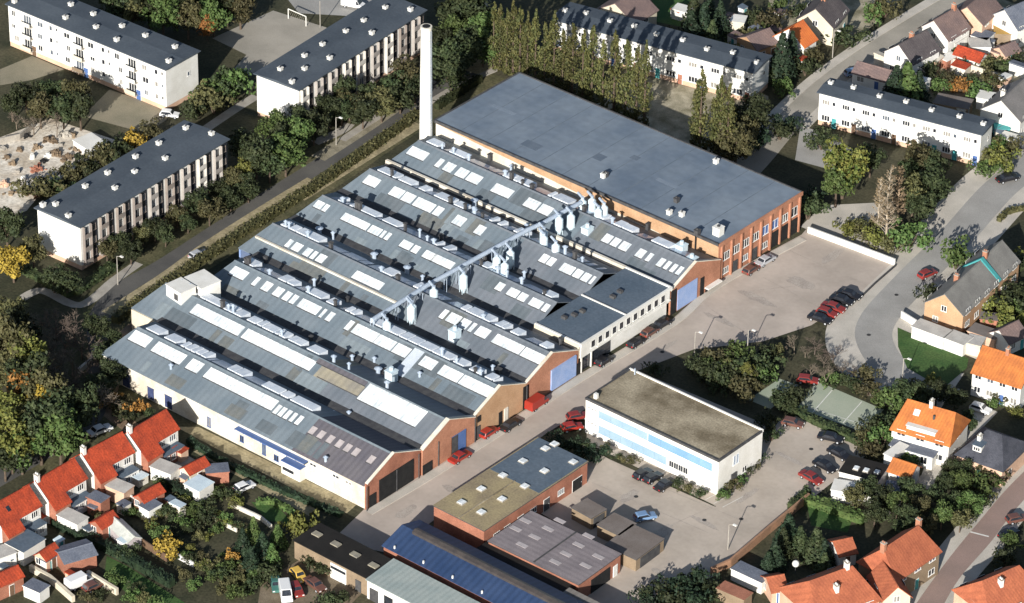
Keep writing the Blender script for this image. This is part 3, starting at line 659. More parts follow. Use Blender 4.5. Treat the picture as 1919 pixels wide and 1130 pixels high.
# openings on the street gables
def gbox(y0, y1, z0, z1, m, name, d=.12, x=24.05):
    mb = MB(); mb.box(x-.02, x+d, y0, y1, z0, z1); return fp(name, mb, m)
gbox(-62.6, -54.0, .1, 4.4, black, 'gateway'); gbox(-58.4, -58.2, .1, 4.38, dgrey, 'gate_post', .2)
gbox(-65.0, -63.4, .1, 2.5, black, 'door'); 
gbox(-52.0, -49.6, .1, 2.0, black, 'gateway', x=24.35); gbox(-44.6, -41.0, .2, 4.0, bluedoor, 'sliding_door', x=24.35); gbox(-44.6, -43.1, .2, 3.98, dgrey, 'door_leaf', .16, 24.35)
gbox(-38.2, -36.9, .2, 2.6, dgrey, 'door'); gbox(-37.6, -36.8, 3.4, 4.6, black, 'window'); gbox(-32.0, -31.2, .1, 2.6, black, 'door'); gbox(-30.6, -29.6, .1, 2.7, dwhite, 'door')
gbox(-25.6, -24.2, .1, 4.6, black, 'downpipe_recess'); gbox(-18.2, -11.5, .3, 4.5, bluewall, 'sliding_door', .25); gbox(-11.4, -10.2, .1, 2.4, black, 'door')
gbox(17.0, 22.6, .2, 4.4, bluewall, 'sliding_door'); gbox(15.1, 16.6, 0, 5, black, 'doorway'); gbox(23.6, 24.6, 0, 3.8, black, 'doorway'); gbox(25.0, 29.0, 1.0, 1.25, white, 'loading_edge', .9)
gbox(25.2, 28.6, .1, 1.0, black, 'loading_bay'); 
for y in (-66, -53.0, -48.0, -38.6, -25.0): 
    mb = MB(); mb.tube((24.42, y, 0), (24.42, y, 4.9), .09, n=6); fp('downpipe', mb, dgrey)

# =================================================================== flat office annex on the street side of the factory
an = thing('office_annex', 'flat-roofed two-storey white office annex built against the factory, ribbon windows on the street', 'building', (19, 2, 0))
def ap(name, mb, m, par=None): return mb.build(name, m, par or an, (-19, -2, 0))
mb = MB(); mb.box(14.02, 24.2, -10.2, 14.55, 3.1, 5.9); mb.box(16.5, 23.6, -1.5, 14.5, 0, 3.098); mb.box(14.05, 16.5, -10.1, 14.5, 0, 3.098)
ap('wall', mb, [white])
mb = MB(); mb.box(13.95, 24.3, -10.35, 14.7, 5.902, 6.05, 0)
mb.box(24.1, 24.5, -10.5, 14.9, 5.7, 6.25, 1); mb.box(14.0, 24.098, 14.5, 14.9, 6.052, 6.3, 1); mb.box(14.0, 24.098, 2.2, 2.45, 6.052, 6.25, 1); mb.box(13.9, 24.098, -10.5, -10.1, 5.6, 6.2, 1)
ar = ap('roof', mb, [felt, white])
for (px, py) in (z7(290, 640), z7(345, 625), z7(390, 605), z7(560, 525), z7(600, 495)):
    x, y = G(px, py, 6.2); mb = MB(); mb.box(-.5, .5, -.35, .35, 0, .5); mb.build('roof_hatch', [dgrey], ar, (x, y, 6.05))
for i in range(11):
    y = -6.9+i*1.95; w = put('window', winmesh(1.25, 1.5, 0, wframe, glass), an, (24.2-19, y-2, 3.95), math.pi/2)
for i in range(8): put('window', winmesh(1.5, .5, 1), an, (24.2-19, 0.5+i*1.75-2, 3.25), math.pi/2)
mb = MB(); mb.box(24.2, 24.5, -6, 14.5, 3.55, 3.75); ap('sill_band', mb, [white])
mb = MB(); mb.box(23.6, 23.8, -9.2, -1.6, .05, 3.0); ap('entrance_glazing', mb, [glass])
for y in (-9.9, -7.2): mb = MB(); mb.box(23.95, 24.2, y-.12, y+.12, 0, 3.1); ap('column', mb, [white])
mb = MB(); mb.box(13.9, 24.0, -10.6, -10.36, 3.2, 6.0); ap('side_wall', mb, [cream])

# =================================================================== big hall
hl = thing('hall', 'large brick hall with one wide flat blue-grey roof behind the factory', 'hall', (-10, 41.5, 0))
def hp_(name, mb, m, par=None): return mb.build(name, m, par or hl, (10, -41.5, 0))
mb = MB(); mb.box(-43.7, 23.5, 29.5, 53.8, 0, 7.9); hp_('wall', mb, [brick])
mb = MB(); mb.xprism([(29.25, 7.902), (29.25, 8.15), (53.95, 8.15), (53.95, 7.902)], -43.9, 23.7); hr = hp_('roof', mb, [hallroof])
mb = MB(); mb.box(-43.9, 23.7, 29.1, 29.4, 7.75, 8.3); mb.box(-43.9, 23.7, 53.8, 54.1, 7.75, 8.3); mb.box(-44.1, -43.8, 29.1, 54.1, 7.75, 8.3); mb.box(23.58, 23.8, 29.1, 54.1, 7.5, 8.3, 1); mb.build('roof_edge', [dgrey, brick], hr)
mb = MB(); mb.xprism([(29.42, 4.0), (29.42, 7.7), (29.5, 7.7), (29.5, 4.0)], -43.6, 23.45); hp_('upper_wall', mb, [obrick])
mb = MB(); mb.prism([(-43.7, 29.38), (10, 29.38), (10, 29.42), (-43.7, 29.42)], 3.9, [7.5, 5.0, 5.0, 7.5]); hp_('white_wall_patch', mb, [dwhite])
for (x0, y0, rel) in (q(2, 0, 520, 980)+(0,), q(2, 0, 1135, 905)+(1,), z7(875, 60)+(1,), z7(945, 70)+(1,), q(2, 0, 915, 1122)+(0,), q(2, 0, 508, 985)+(1,)):
    x, y = G(x0, y0, 8.3); roof_vent(hr, x, y, 8.15, .8, .8, white if rel else dgrey)
x, y = G(*z7(1148, 165), 8.6); roof_vent(hr, x, y, 8.15, 1.5, 1.6)
x, y = G(*z7(1030, 170), 8.4); roof_vent(hr, x, y, 8.15, .9, .9, dgrey)
for i in range(9):
    y = 30.0+i*2.9; mb = MB(); mb.box(23.5, 23.85, y, y+.35, 0, 7.49); hp_('pilaster', mb, [brick])
wb = [(31.0, 3.6, 'w'), (33.0, 3.6, 'w'), (35.9, 3.6, 'w'), (38.7, 3.6, 'w'), (41.6, 3.6, 'b'), (44.5, 3.6, 'b'), (47.4, 3.6, 'b'), (50.3, 3.6, 'w')]
for i in range(8):
    y = 31.6+i*2.9
    if i in (4, 5, 7): put('window', winmesh(2.0, 1.9, 1, wframe, bluedoor if i != 7 else glass), hl, (23.5+10, y-41.5, 3.9), math.pi/2)
    else: put('window', winmesh(2.1, 1.7, 2), hl, (23.5+10, y-41.5, 3.9), math.pi/2)
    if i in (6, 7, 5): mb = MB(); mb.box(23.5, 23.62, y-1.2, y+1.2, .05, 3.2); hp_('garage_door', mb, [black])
    elif i in (1, 3): mb = MB(); mb.box(23.5, 23.62, y-.7, y+.7, .05, 2.4); hp_('door', mb, [dgrey])
    else: put('window', winmesh(1.8, 1.3, 2), hl, (33.5, y-41.5, 1.0), math.pi/2)
x, z = GY(*z7(1025, 215), 29.4); mb = MB(); mb.box(x-.12, x+.12, 29.1, 29.38, 4, 8.5); hp_('downpipe', mb, [black])

# =================================================================== chimney
RH_ = random.Random(9)
for i in range(11):
    x = -43.9+i*6.15; mb = MB(); mb.box(x-.09, x+.09, 29.5, 53.7, 8.15, 8.158); mb.build('felt_seam', [mat('felt_seam', rgb(.105, .135, .17), rgb(.15, .18, .21), .5)], hr)
for i in range(5):
    x = RH_.uniform(-40, 18); y = RH_.uniform(31, 50); w, d = RH_.uniform(1.5, 6), RH_.uniform(.8, 2.4); mb = MB(); mb.box(x, x+w, y, y+d, 8.151, 8.162+.001*i); mb.build('felt_patch', [mat('felt_patch_%d' % (i % 2), *[(rgb(.10, .13, .17), rgb(.13, .16, .20)), (rgb(.16, .20, .25), rgb(.19, .23, .28))][i % 2], .4)], hr)
ch = thing('factory_chimney', 'tall slim white factory chimney standing by the left corner of the hall', 'chimney', (-45.0, 28.0, 0))
mb = MB(); mb.tube((0, 0, 0), (0, 0, 27.6), 1.25, 1.02, n=28); mb.build('shaft', [mat('white_chimney_render', rgb(.82, .81, .77), rgb(.70, .68, .62), .35, fine=.08)], ch)
for z_ in (8, 14, 20, 25.5): r_ = 1.25-.23*z_/27.6+.03; mb = MB(); mb.tube((0, 0, z_), (0, 0, z_+.12), r_, n=28); mb.build('band', [dwhite], ch)
mb = MB()
for y_ in (-.22, .22): mb.tube((1.36, y_, 3), (1.14, y_, 27.6), .03, n=4)
for i in range(48): z_ = 3.2+i*.5; x_ = 1.36-.22*(z_-3)/24.6; mb.tube((x_, -.22, z_), (x_, .22, z_), .02, n=3)
mb.build('ladder', [steel], ch)
mb = MB()
mb.tube((0, 0, 27.602), (0, 0, 28.3), 1.1, n=28); mb.build('cap', [dwhite], ch)
mb = MB(); mb.tube((0, 0, 28.302), (0, 0, 28.36), .75, n=20); mb.build('flue_mouth', [black], ch)

# =================================================================== white office in the yard
ow = thing('office_building', 'free-standing white two-storey office with brown gravel roof and pale blue window bands', 'office', (50.5, -17.8, 0))
def op(name, mb, m, par=None): return mb.build(name, m, par or ow, (-50.5, 17.8, 0))
mb = MB(); mb.box(36.4, 64.9, -23.8, -11.8, 0, 6.9); op('wall', mb, [white])
mb = MB(); mb.box(36.6, 64.7, -23.6, -12.0, 6.902, 6.95, 0); wr = op('roof', mb, [gravel])
mb = MB(); mb.box(36.3, 65.0, -23.95, -23.6, 6.7, 7.12, 0); mb.box(36.3, 65.0, -12.0, -11.7, 6.7, 7.2, 1); mb.box(36.3, 36.598, -23.598, -12.002, 6.7, 7.12, 0); mb.box(64.702, 65.0, -23.598, -12.002, 6.7, 7.12, 0)
mb.build('parapet', [dgrey, white], wr)
def band(x0, x1, z0, z1, n, gm, fm=wframe):
    w = (x1-x0)/n
    for i in range(n):
        put('window', winmesh(w-.04, z1-z0, 1, fm, gm, .05, .05), ow, (x0+w*(i+.5)-50.5, -23.8+17.8, z0))
band(39.3, 49.8, 4.35, 5.7, 4, bluepane2, bluepane2); band(50.0, 63.6, 4.3, 5.75, 5, bluepane, bluepane); band(39.3, 54.0, 1.25, 2.75, 6, bluepane2, bluepane2)
band(54.6, 58.6, 1.3, 2.5, 4, glass, wframe)
for z0 in (5.2, 2.3): 
    for i in range(3): put('window', winmesh(.6, .35, 0), ow, (37.2+i*.75-50.5, -6.0, z0))
put('window', winmesh(1.6, 2.0, 1, wframe, steel), ow, (64.9-50.5, -19+17.8, 3.8), math.pi/2)
put('window', winmesh(1.3, 1.2, 1), ow, (64.9-50.5, -16.5+17.8, 1.0), math.pi/2)
mb = MB(); mb.box(64.9, 65.1, -20.2, -18.8, .05, 2.3); op('door', mb, [dgrey])
mb = MB(); mb.tube((38, -12.6, 6.9), (38, -12.6, 8.2), .12, n=8); mb.build('vent', [steel], wr)
mb = MB(); mb.box(37.4, 38.0, -23.0, -22.4, 6.9, 7.9); mb.build('vent', [white], wr)

# =================================================================== apartment blocks
bal1 = mat('grey_balcony_panel', rgb(.36, .33, .30), rgb(.28, .255, .235), .5); bal2 = mat('brown_grey_balcony_panel', rgb(.25, .21, .18), rgb(.19, .165, .15), .5); bal3 = mat('pale_balcony_panel', rgb(.55, .52, .47), rgb(.45, .42, .38), .5)  # darkened from white to put the balcony side's shade into the panels
darkslate = mat('dark_slate', rgb(.045, .048, .06), rgb(.075, .078, .095), .5, fine=.25)
def block(label, a, b, Wd, h, style, vents, storeys=3, nb=8, base=rbrick):
    x, y, rz, L = fr(a, b, h)
    t = thing('apartment_block', label, 'apartment block', (x, y, 0), rz, 'flat-roofed apartment blocks')
    mb = MB(); mb.box(0, L, 0, Wd, 1.0, h-.02); mb.box(.05, L-.05, .05, Wd-.05, 0, .998, 1)
    mb.build('wall', [white, pinkwall], t)
    oh = .45
    mb = MB(); mb.prism([(-oh, -oh), (L+oh, -oh), (L+oh, Wd/2), (L+oh, Wd+oh), (-oh, Wd+oh), (-oh, Wd/2)], h-.018, [h+.16, h+.16, h+.5, h+.16, h+.16, h+.5], 0)
    ro = mb.build('roof', [blockroof], t)
    for (px, py) in vents:
        lx, ly = local(t, *G(px, py, h+.7)); roof_vent(ro, min(max(lx, .8), L-.8), min(max(ly, .7), Wd-.7), h+.25, .8, .65)
    sh = (h-1.2)/storeys
    if style == 'balcony':                         # dark panels paint shaded recesses between the projecting balcony stacks
        n = nb; w = L/n
        for i in range(n):
            u = w*(i+.5)
            mb = MB()
            for s in range(storeys):
                z = 1.1+s*sh
                mb.box(u-w*.36, u+w*.04, -.55, -.002, z-.1, z+.06, 0); mb.box(u-w*.36, u+w*.04, -.6, -.5, z+.062, z+.85, 1)
            mb.box(u-w*.38, u-w*.36-.002, -.6, -.002, .8, h-.3, 1); mb.box(u+w*.042, u+w*.06, -.6, -.002, .8, h-.3, 1)
            mb.build('balcony', [conc, random.choice([bal1, bal2, bal1, bal3, bal2])], t)
            for s in range(storeys):
                z = 1.15+s*sh
                put('window', winmesh(w*.36, 2.1, 2), t, (u-w*.16, 0, z))
                put('window', winmesh(w*.2, 1.3, 1, bal2), t, (u+w*.3, -.06, z+.5))
            mb = MB(); mb.box(u+w*.10, u+w*.50, -.06, .02, .9, h-.4); mb.build('dark_recess_panel', [glass], t)  # flat dark panel painted in place of a shaded recess
    elif style == 'street':
        n = nb; w = L/n; R = random.Random(int(L*10))
        for i in range(n):
            u = w*(i+.5)
            for s in range(storeys):
                z = 1.75+s*sh
                if i % 4 == 1:
                    mb = MB(); mb.box(u-w*.4, u+w*.4, -1.0, -.002, z-.75, z-.6, 0); mb.box(u-w*.4, u+w*.4, -1.05, -.95, z-.598, z+.2, 1)
                    mb.build('balcony', [conc, R.choice([white, cream, tanbrick])], t)
                    put('window', winmesh(w*.6, 1.9, 2), t, (u, 0, z-.5))
                elif i % 4 == 3:
                    put('window', winmesh(w*.25, 1.1, 0), t, (u-w*.2, 0, z+.2)); put('window', winmesh(w*.16, .8, 0), t, (u+w*.25, 0, z+.5))
                else:
                    put('window', winmesh(w*R.choice([.28, .36, .45]), R.choice([.9, 1.15, 1.25]), 1), t, (u+w*R.uniform(-.15, .15), 0, z))
            if i % 4 == 1: door(t, 'f', u+w*.42, 1.1, 2.1, L, Wd, R.choice([wood, bluedoor]), z=.05)
    else:                                           # terraced flats: two storeys, doors and windows
        n = nb; w = L/n; R = random.Random(int(L*7))
        for i in range(n):
            u = w*(i+.5)
            put('window', winmesh(w*.42, 1.25, 2), t, (u-w*.12, 0, 1.2)); put('window', winmesh(w*.38, 1.05, 2), t, (u-w*.15, 0, h-2.3)); put('window', winmesh(w*.18, .9, 0), t, (u+w*.25, 0, h-2.2))
            door(t, 'f', u+w*.3, .95, 2.1, L, Wd, R.choice([wood, bluedoor, teal, rbrick]), z=.05)
    for f in ('l', 'r'):
        (xx, yy), r = face_xf(f, Wd*.7, L, Wd)
        if style != 'balcony': put('window', winmesh(.8, 1.0, 0), t, (xx, yy, h*.55), r)
    return t
V = lambda c, r, *ps: [q(c, r, *p) for p in ps]
block('white apartment block nearest the works, its blank sunlit end wall beside a yellow tree', (150, 425), (425, 262), 10.4, 9.2, 'balcony', V(0, 0, (1035, 710), (885, 795), (755, 870), (600, 960), (475, 1035), (920, 880), (750, 955), (640, 1045), (1190, 735))+V(0, 1, (310, 5), (355, 85), (200, 30)), 3, 9)
block('white apartment block left of the tall chimney, its balcony side in half shade', (560, 168), (795, 20), 10.2, 9.2, 'balcony', V(1, 0, (720, 40), (860, 50), (600, 112), (500, 172), (645, 180), (370, 245), (270, 308), (410, 320), (135, 382), (270, 380), (185, 462)), 3, 9)
block('long white apartment block in the upper left corner, sunlit windows facing a parking lot', (15, 8), (310, 130), 9.2, 9.2, 'street', V(0, 0, (395, 22), (365, 95), (520, 75), (535, 148), (680, 142), (650, 218), (810, 195), (975, 258), (940, 337), (80, 2)), 3, 12)
block('two-storey white flats half hidden behind the row of poplars', (1037, 36), (1411, 136), 7.4, 6.8, 'terrace', V(2, 0, (275, 52), (410, 72), (545, 115), (680, 145), (805, 190), (950, 222), (1085, 272), (1230, 292), (1360, 345)), 2, 9)
block('two-storey white flats beside the main road behind the tall bare tree', (1536, 173), (1839, 252), 5.6, 7.0, 'terrace', V(3, 0, (330, 455), (475, 485), (620, 535), (768, 565), (910, 612), (1065, 648), (1205, 690)), 2, 8)

# =================================================================== terrace of red roofs at the lower left
def terrace(label, r0, r1, cat_, lights=0):
    t = house(label, r0, r1, 5.6, 4.85, 2.35, white, tile_red, 'terraced house', 'red-roofed pairs of terraced houses', 'terraced_house', win=3, oh=.3, chim=((.03, .0, white),), grow=-.35, sides='fblr', floors=1)
    x, y, rz, L = fr(r0, r1, 7.2); L -= .35
    ro = [c for c in t.children if c.name.startswith('roof')][0]
    mb = MB()                                       # catslide over the rear wing
    mb.xprism([(-3.0, 4.66), (-4.6, 3.32), (-4.6, 3.47), (-3.0, 4.83)], -.15, L*.42); mb.build('catslide', [tile_red], ro)
    mb = MB(); mb.xprism([(-2.81, 0), (-2.81, 4.7), (-4.4, 3.38), (-4.4, 0)], 0, L*.4); mb.build('rear_wing', [rbrick], t)
    for u in (.56, .84): put('window', winmesh(L*.17, 1.25, 2), t, (L*u, -2.8, 3.0))
    mb = MB(); mb.box(L*.42, L*.95, -4.6, -2.81, 0, 2.3); mb.box(L*.41, L*.96, -4.7, -2.8, 2.302, 2.42, 1); mb.build('extension', [random.choice([white, rbrick]), felt], t)
    for i in range(3): put('window', winmesh(1.0, 1.2, 1), t, (L*(.5+.16*i), -4.6, .9))
    mb = MB(); mb.xprism([(-3.1, 4.6), (0, 7.22), (0, 7.5), (-3.1, 4.9)], -.38, -.28); mb.build('verge_board', [white], ro)
    if lights: mb = MB(); mb.xprism([(-1.0, 6.4), (-1.7, 5.81), (-1.7, 5.99), (-1.0, 6.58)], L*.3, L*.38); mb.build('roof_window', [glass], ro)
    return t
terrace('pair of red-roofed terraced houses nearest the factory wall', q(0, 2, 715, 180), q(0, 2, 930, 52), 0)
terrace('red-roofed terraced pair beside the white car, second from the factory wall', q(0, 2, 458, 298), q(0, 2, 685, 178), 0)
terrace('red-roofed terraced pair third from the factory wall, with a pale flat-roofed annex behind it', q(0, 2, 200, 452), q(0, 2, 418, 325), 0)
terrace('red-roofed terraced pair cut by the left edge, one roof window in its slope', q(0, 2, -60, 600), q(0, 2, 165, 475), 0, 1)

# small garden sheds and extensions at the lower left: (label, ridge/edge px ...)
def shed(label, r0, r1, Wd, h, rh, wm, rm, cat='shed', **k):
    return house(label, r0, r1, Wd, h, rh, wm, rm, cat, k.pop('group', None), k.pop('name', 'garden_shed'), win=k.pop('win', 1), oh=.15, doors=k.pop('doors', True), **k)
shed('small red-roofed shed at the end of the garden closest to the factory', q(0, 2, 1030, 375), q(0, 2, 1135, 320), 2.6, 2.4, .9, cream, tile_red)
shed('small red-roofed shed in the garden behind the second terraced pair', q(0, 2, 775, 530), q(0, 2, 885, 468), 2.6, 2.4, .9, rbrick, tile_red)
shed('small red-roofed shed joined to the pale greenhouse', q(0, 2, 535, 675), q(0, 2, 625, 620), 2.8, 2.4, .9, rbrick, tile_red)
shed('small red-roofed shed beside the dark pitched garage', q(0, 2, 225, 850), q(0, 2, 300, 800), 2.6, 2.4, 1.0, pinkwall, tile_red)
shed('red-roofed outhouse at the left edge in the lower corner', q(0, 2, -40, 985), q(0, 2, 95, 925), 3.4, 2.6, 1.1, rbrick, tile_red, cat='outhouse')
flat('white flat-roofed rear annex behind the house nearest the factory', q(0, 2, 950, 415), q(0, 2, 1005, 372), 4.2, 2.6, white, mat('pale_flat_roof', rgb(.5, .48, .44), rgb(.4, .38, .35), .5), 'annex', 'rear_annex')
flat('white flat-roofed rear annex behind the second terraced pair', q(0, 2, 690, 520), q(0, 2, 745, 478), 3.8, 2.6, pinkwall, mat('pale_flat_roof', None), 'annex', 'rear_annex')
flat('white flat-roofed rear annex behind the third terraced pair', q(0, 2, 430, 695), q(0, 2, 490, 655), 4.4, 2.6, white, mat('pale_flat_roof', None), 'annex', 'rear_annex')
flat('grey felt-roofed rear annex between the second and third pairs', q(0, 2, 560, 575), q(0, 2, 610, 540), 3.0, 2.6, rbrick, slate, 'annex', 'rear_annex')
flat('dark grey felt roof behind the pair at the left edge', q(0, 2, 130, 850), q(0, 2, 250, 775), 4.0, 2.7, white, felt, 'annex', 'rear_annex')
flat('grey lean-to beside the small red shed nearest the factory', q(0, 2, 1150, 410), q(0, 2, 1275, 400), 2.6, 2.2, rbrick, slate, 'lean-to', 'lean_to')
flat('white lean-to roof between the first red shed and the hedge', q(0, 2, 1110, 510), q(0, 2, 1190, 460), 3.4, 2.2, white, paleblue, 'lean-to', 'lean_to')
flat('teal felt lean-to behind the second red shed', q(0, 2, 830, 620), q(0, 2, 900, 580), 2.4, 2.2, white, slate, 'lean-to', 'lean_to')
house('grey pitched-roof garage with a brick end and white door', q(0, 2, 330, 850), q(0, 2, 505, 800), 4.6, 2.5, .7, rbrick, slate, 'garage', None, 'garage', win=0, doors=False, oh=.2)
gh = house('pale glass greenhouse in the middle of the gardens', q(0, 2, 640, 660), q(0, 2, 745, 760), 2.8, 1.9, .8, skydim, mat('greenhouse_glass', rgb(.55, .56, .52), rgb(.42, .44, .40), .8, rough=.3), 'greenhouse', None, 'greenhouse', win=0, doors=False, oh=.05)
flat('white painted shed front beside the greenhouse', q(0, 2, 690, 800), q(0, 2, 745, 770), 1.6, 2.0, white, paleblue, 'shed', 'garden_shed', door_=('f', .5, .8, 1.8, wood))
flat('low blue-grey shed at the bottom left corner', q(0, 2, 130, 1035), q(0, 2, 220, 1075), 2.4, 2.1, white, slate, 'shed', 'garden_shed')
flat('white flat annex at the left edge above the red outhouse', q(0, 2, -20, 890), q(0, 2, 90, 850), 3.0, 2.6, white, mat('pale_flat_roof', None), 'annex', 'rear_annex')

RC = random.Random(8)
for i, (zx, zy) in enumerate(((860, 300), (905, 335), (1010, 295), (960, 285), (1040, 440), (720, 420), (780, 430), (660, 470), (610, 500), (830, 540), (470, 560), (520, 600), (420, 600), (350, 640), (500, 720), (240, 640), (190, 690), (150, 760), (330, 790), (270, 900), (60, 880), (20, 940), (400, 980), (690, 590), (960, 560), (990, 600))):
    x, y = G(*q(0, 2, zx, zy), 1.2); w, d, h = RC.uniform(1.0, 2.6), RC.uniform(.9, 1.8), RC.uniform(1.2, 2.2); k = RC.randrange(4)
    t = thing('garden_store', 'small %s-walled garden store among the clutter behind the red-roofed terrace' % ['white', 'red brick', 'cream', 'pink'][k], 'garden store', (x, y, 0), math.pi/2*RC.randrange(4)+RC.uniform(-.05, .05), 'garden stores behind the terrace')
    MB().box(-w/2, w/2, -d/2, d/2, 0, h).build('wall', [[white, rbrick, dwhite, pinkwall][k]], t)
    MB().prism([(-w/2-.1, -d/2-.1), (w/2+.1, -d/2-.1), (w/2+.1, d/2+.1), (-w/2-.1, d/2+.1)], [h+.002]*4, [h+.1, h+.1, h+.25, h+.25]).build('roof', [RC.choice([white, slate, felt, tile_red, paleblue])], t)
    MB().box(-.35, .35, -d/2-.05, -d/2+.01, .02, min(1.8, h-.15)).build('door', [RC.choice([wood, white, teal])], t)
# garden walls and fences
def wallrun(label, pts, h, th, m, cat='wall', name='garden_wall', z=0.0):
    g = [Vector(G(*p)) for p in pts]; o = g[0]; mb = MB()
    for a, b in zip(g, g[1:]):
        d = (b-a); n = Vector((-d.y, d.x)).normalized()*th/2
        c = [a-o+n, b-o+n, b-o-n, a-o-n]; mb.prism([(v.x, v.y) for v in c], 0, h)
    t = mb.build(name, m, None, (o.x, o.y, z)); return tag(t, label, cat)
wallrun('pale garden wall running down from the red shed nearest the factory', V(0, 2, (1072, 600), (1165, 645), (1230, 690), (1320, 735)), .7, .25, dwhite)
wallrun('white garden wall nearest the dark hedge by the factory', V(0, 2, (1285, 590), (1427, 655))+V(1, 2, (30, 670), (85, 715)), .8, .3, dwhite)
0 and wallrun('x', V(0, 2, (1090, 275), (1230, 335), (1400, 430)), 1.1, .25, cream, 'fence', 'board_fence')
wallrun('low white wall beside the third garden', V(0, 2, (290, 680), (385, 745)), 1.0, .25, dwhite)
wallrun('cream garden wall slanting to the bottom edge at the left', V(0, 2, (170, 950), (280, 1010), (410, 1125)), 1.2, .6, cream)
wallrun('straw-coloured board fence beside the white van in the gardens', V(0, 2, (490, 985), (655, 1085)), 1.3, .5, cream, 'fence', 'board_fence')
wallrun('broken white wall under the orange bush in the gardens', V(0, 2, (990, 880), (1080, 930)), .9, .3, white)
wallrun('pale wall behind the second row of small annexes', V(0, 2, (700, 540), (800, 620)), 1.3, .25, white)
wallrun('thin pale wall between the first and second back gardens', V(0, 2, (800, 390), (905, 450)), 1.2, .25, dwhite)
wallrun('grey board fence by the dark shed in the gardens', V(0, 2, (760, 790), (930, 900)), 1.4, .2, wood, 'fence', 'board_fence')
wallrun('long orange brick wall bounding the yard at the lower right', [(1332, 1078), (1368, 1062), (1440, 1000), (1515, 938)], 1.5, .4, mat('weathered_garden_brick', rgb(.36, .20, .12), rgb(.25, .15, .095), .5, fine=.2), 'wall', 'brick_wall')
wallrun('long low white wall between the works yard and the green corner', [(1514, 436), (1600, 468), (1677, 497)], 1.3, .35, white, 'wall', 'boundary_wall')
wallrun('low dark kerb wall beside the curved road', [(1679, 498), (1640, 532), (1611, 560)], .35, .25, dgrey, 'wall', 'boundary_wall')
wallrun('cream garden wall across the back of the upper right gardens', V(3, 0, (925, 330), (1080, 385), (1200, 425), (1340, 470)), 1.6, .3, cream)
wallrun('low white wall along the edge of the oval lawn', V(3, 1, (740, 640), (900, 740), (1060, 800), (1140, 820)), 1.4, .3, white)
wallrun('grey-white board fence below the sandy lot', V(0, 0, (190, 1110), (290, 1060), (520, 890)), .9, .2, wood, 'fence', 'board_fence')
wallrun('low pale wall on the left of the sandy lot', V(0, 0, (0, 800), (110, 775), (180, 720)), 1.2, .3, conc)
wallrun('pale wall beside the bare trees at the left end of the factory', V(0, 1, (440, 950), (510, 890), (545, 800)), 1.0, .5, dwhite)

# =================================================================== workshops at the bottom
flat('flat workshop roof with mossy yellow and slate halves, brick side wall facing the yard', (907, 995), (1101, 866), 10.8, 4.2, rbrick, gravel2, 'workshop', 'workshop', edge=dgrey, par=.0,
     lights=[q(1, 2, *p)+(1.3, 1.3) for p in ((1145, 570), (1255, 495), (1375, 420), (1255, 625), (1370, 552))]+[q(2, 2, *p)+(1.3, 1.3) for p in ((60, 340), (180, 395), (70, 480), (185, 270), (235, 245), (340, 345))])
ws = COL.objects['workshop']
lx0, _ = local(ws, *G(1010, 905, 4.3)); Lw = fr((907, 995), (1101, 866), 4.2)[3]
mb = MB(); mb.box(Lw*.53, Lw+.1, .1, 10.7, 4.342, 4.37); mb.build('roof_felt', [felt], [c for c in ws.children if c.name.startswith('roof')][0])
mb = MB(); mb.box(-.1, Lw*.53-.002, 5.2, 5.4, 4.342, 4.5); mb.build('roof_upstand', [gravel], [c for c in ws.children if c.name.startswith('roof')][0])
for u in (.35, .6, .9): door(ws, 'f', Lw*u, 1.4 if u < .9 else 2.4, 2.3, Lw, 10.8, black if u > .8 else dgrey)
for u in (.12, .22, .47, .74): window(ws, 'f', Lw*u, 1.2, 1.6, 1.1, Lw, 10.8, 2)
x, y, rz, L = fr((1084, 1096), (1163, 1039), 3.6)
t, Lp = flat('low hall with pinkish corrugated roof in two halves and pale roof panels', (1084, 1096), (1163, 1039), 18.6, 3.6, rbrick, pinkroof, 'hall', 'low_hall', edge=dgrey)
pr_ = [c for c in t.children if c.name.startswith('roof')][0]
for (zx, zy) in ((75, 670), (200, 715), (265, 670), (125, 760), (55, 805), (20, 715), (425, 755), (370, 805), (300, 855), (480, 870), (410, 920), (240, 900)):
    lx, ly = local(t, *G(*q(2, 2, zx, zy), 3.8)); mb = MB(); mb.box(-.45, .45, -1.0, 1.0, 0, .06); mb.build('skylight', [skydim], pr_, (lx, ly, 3.742))
mb = MB(); mb.box(0, Lp, 9.1, 9.35, 3.742, 3.84); mb.build('valley_gutter', [dgrey], pr_)
mb = MB(); mb.box(Lp*.3, Lp*.75, -.08, .02, .05, 2.7); mb.build('garage_door', [black], t)
door(t, 'f', Lp*.88, 1.0, 2.1, Lp, 18, white)
for i, (a, b, wd, lab) in enumerate((((440, 660), (525, 610), 4.4, 'topmost of the three small flat-roofed garages in the yard'), ((595, 755), (690, 690), 4.6, 'middle one of the three small flat-roofed garages in the yard'), ((690, 890), (845, 775), 6.4, 'lowest and largest of the three small flat-roofed garages in the yard'))):
    t, L = flat(lab, q(2, 2, *a), q(2, 2, *b), wd, 2.3, tanbrick, mat('brown_grey_felt', rgb(.15, .125, .11), rgb(.19, .165, .15), .3), 'garage', 'yard_garage', edge=dgrey, oh=.1)
    mb = MB(); mb.box(-.08, .02, -1.2, 1.2, .05, 2.1); mb.build('garage_door', [dwhite], t, (L, wd/2, 0), math.pi)
    mb = MB(); mb.box(L*.15, L*.85, -.07, .02, .05, 2.05); mb.build('garage_door', [dgrey], t)
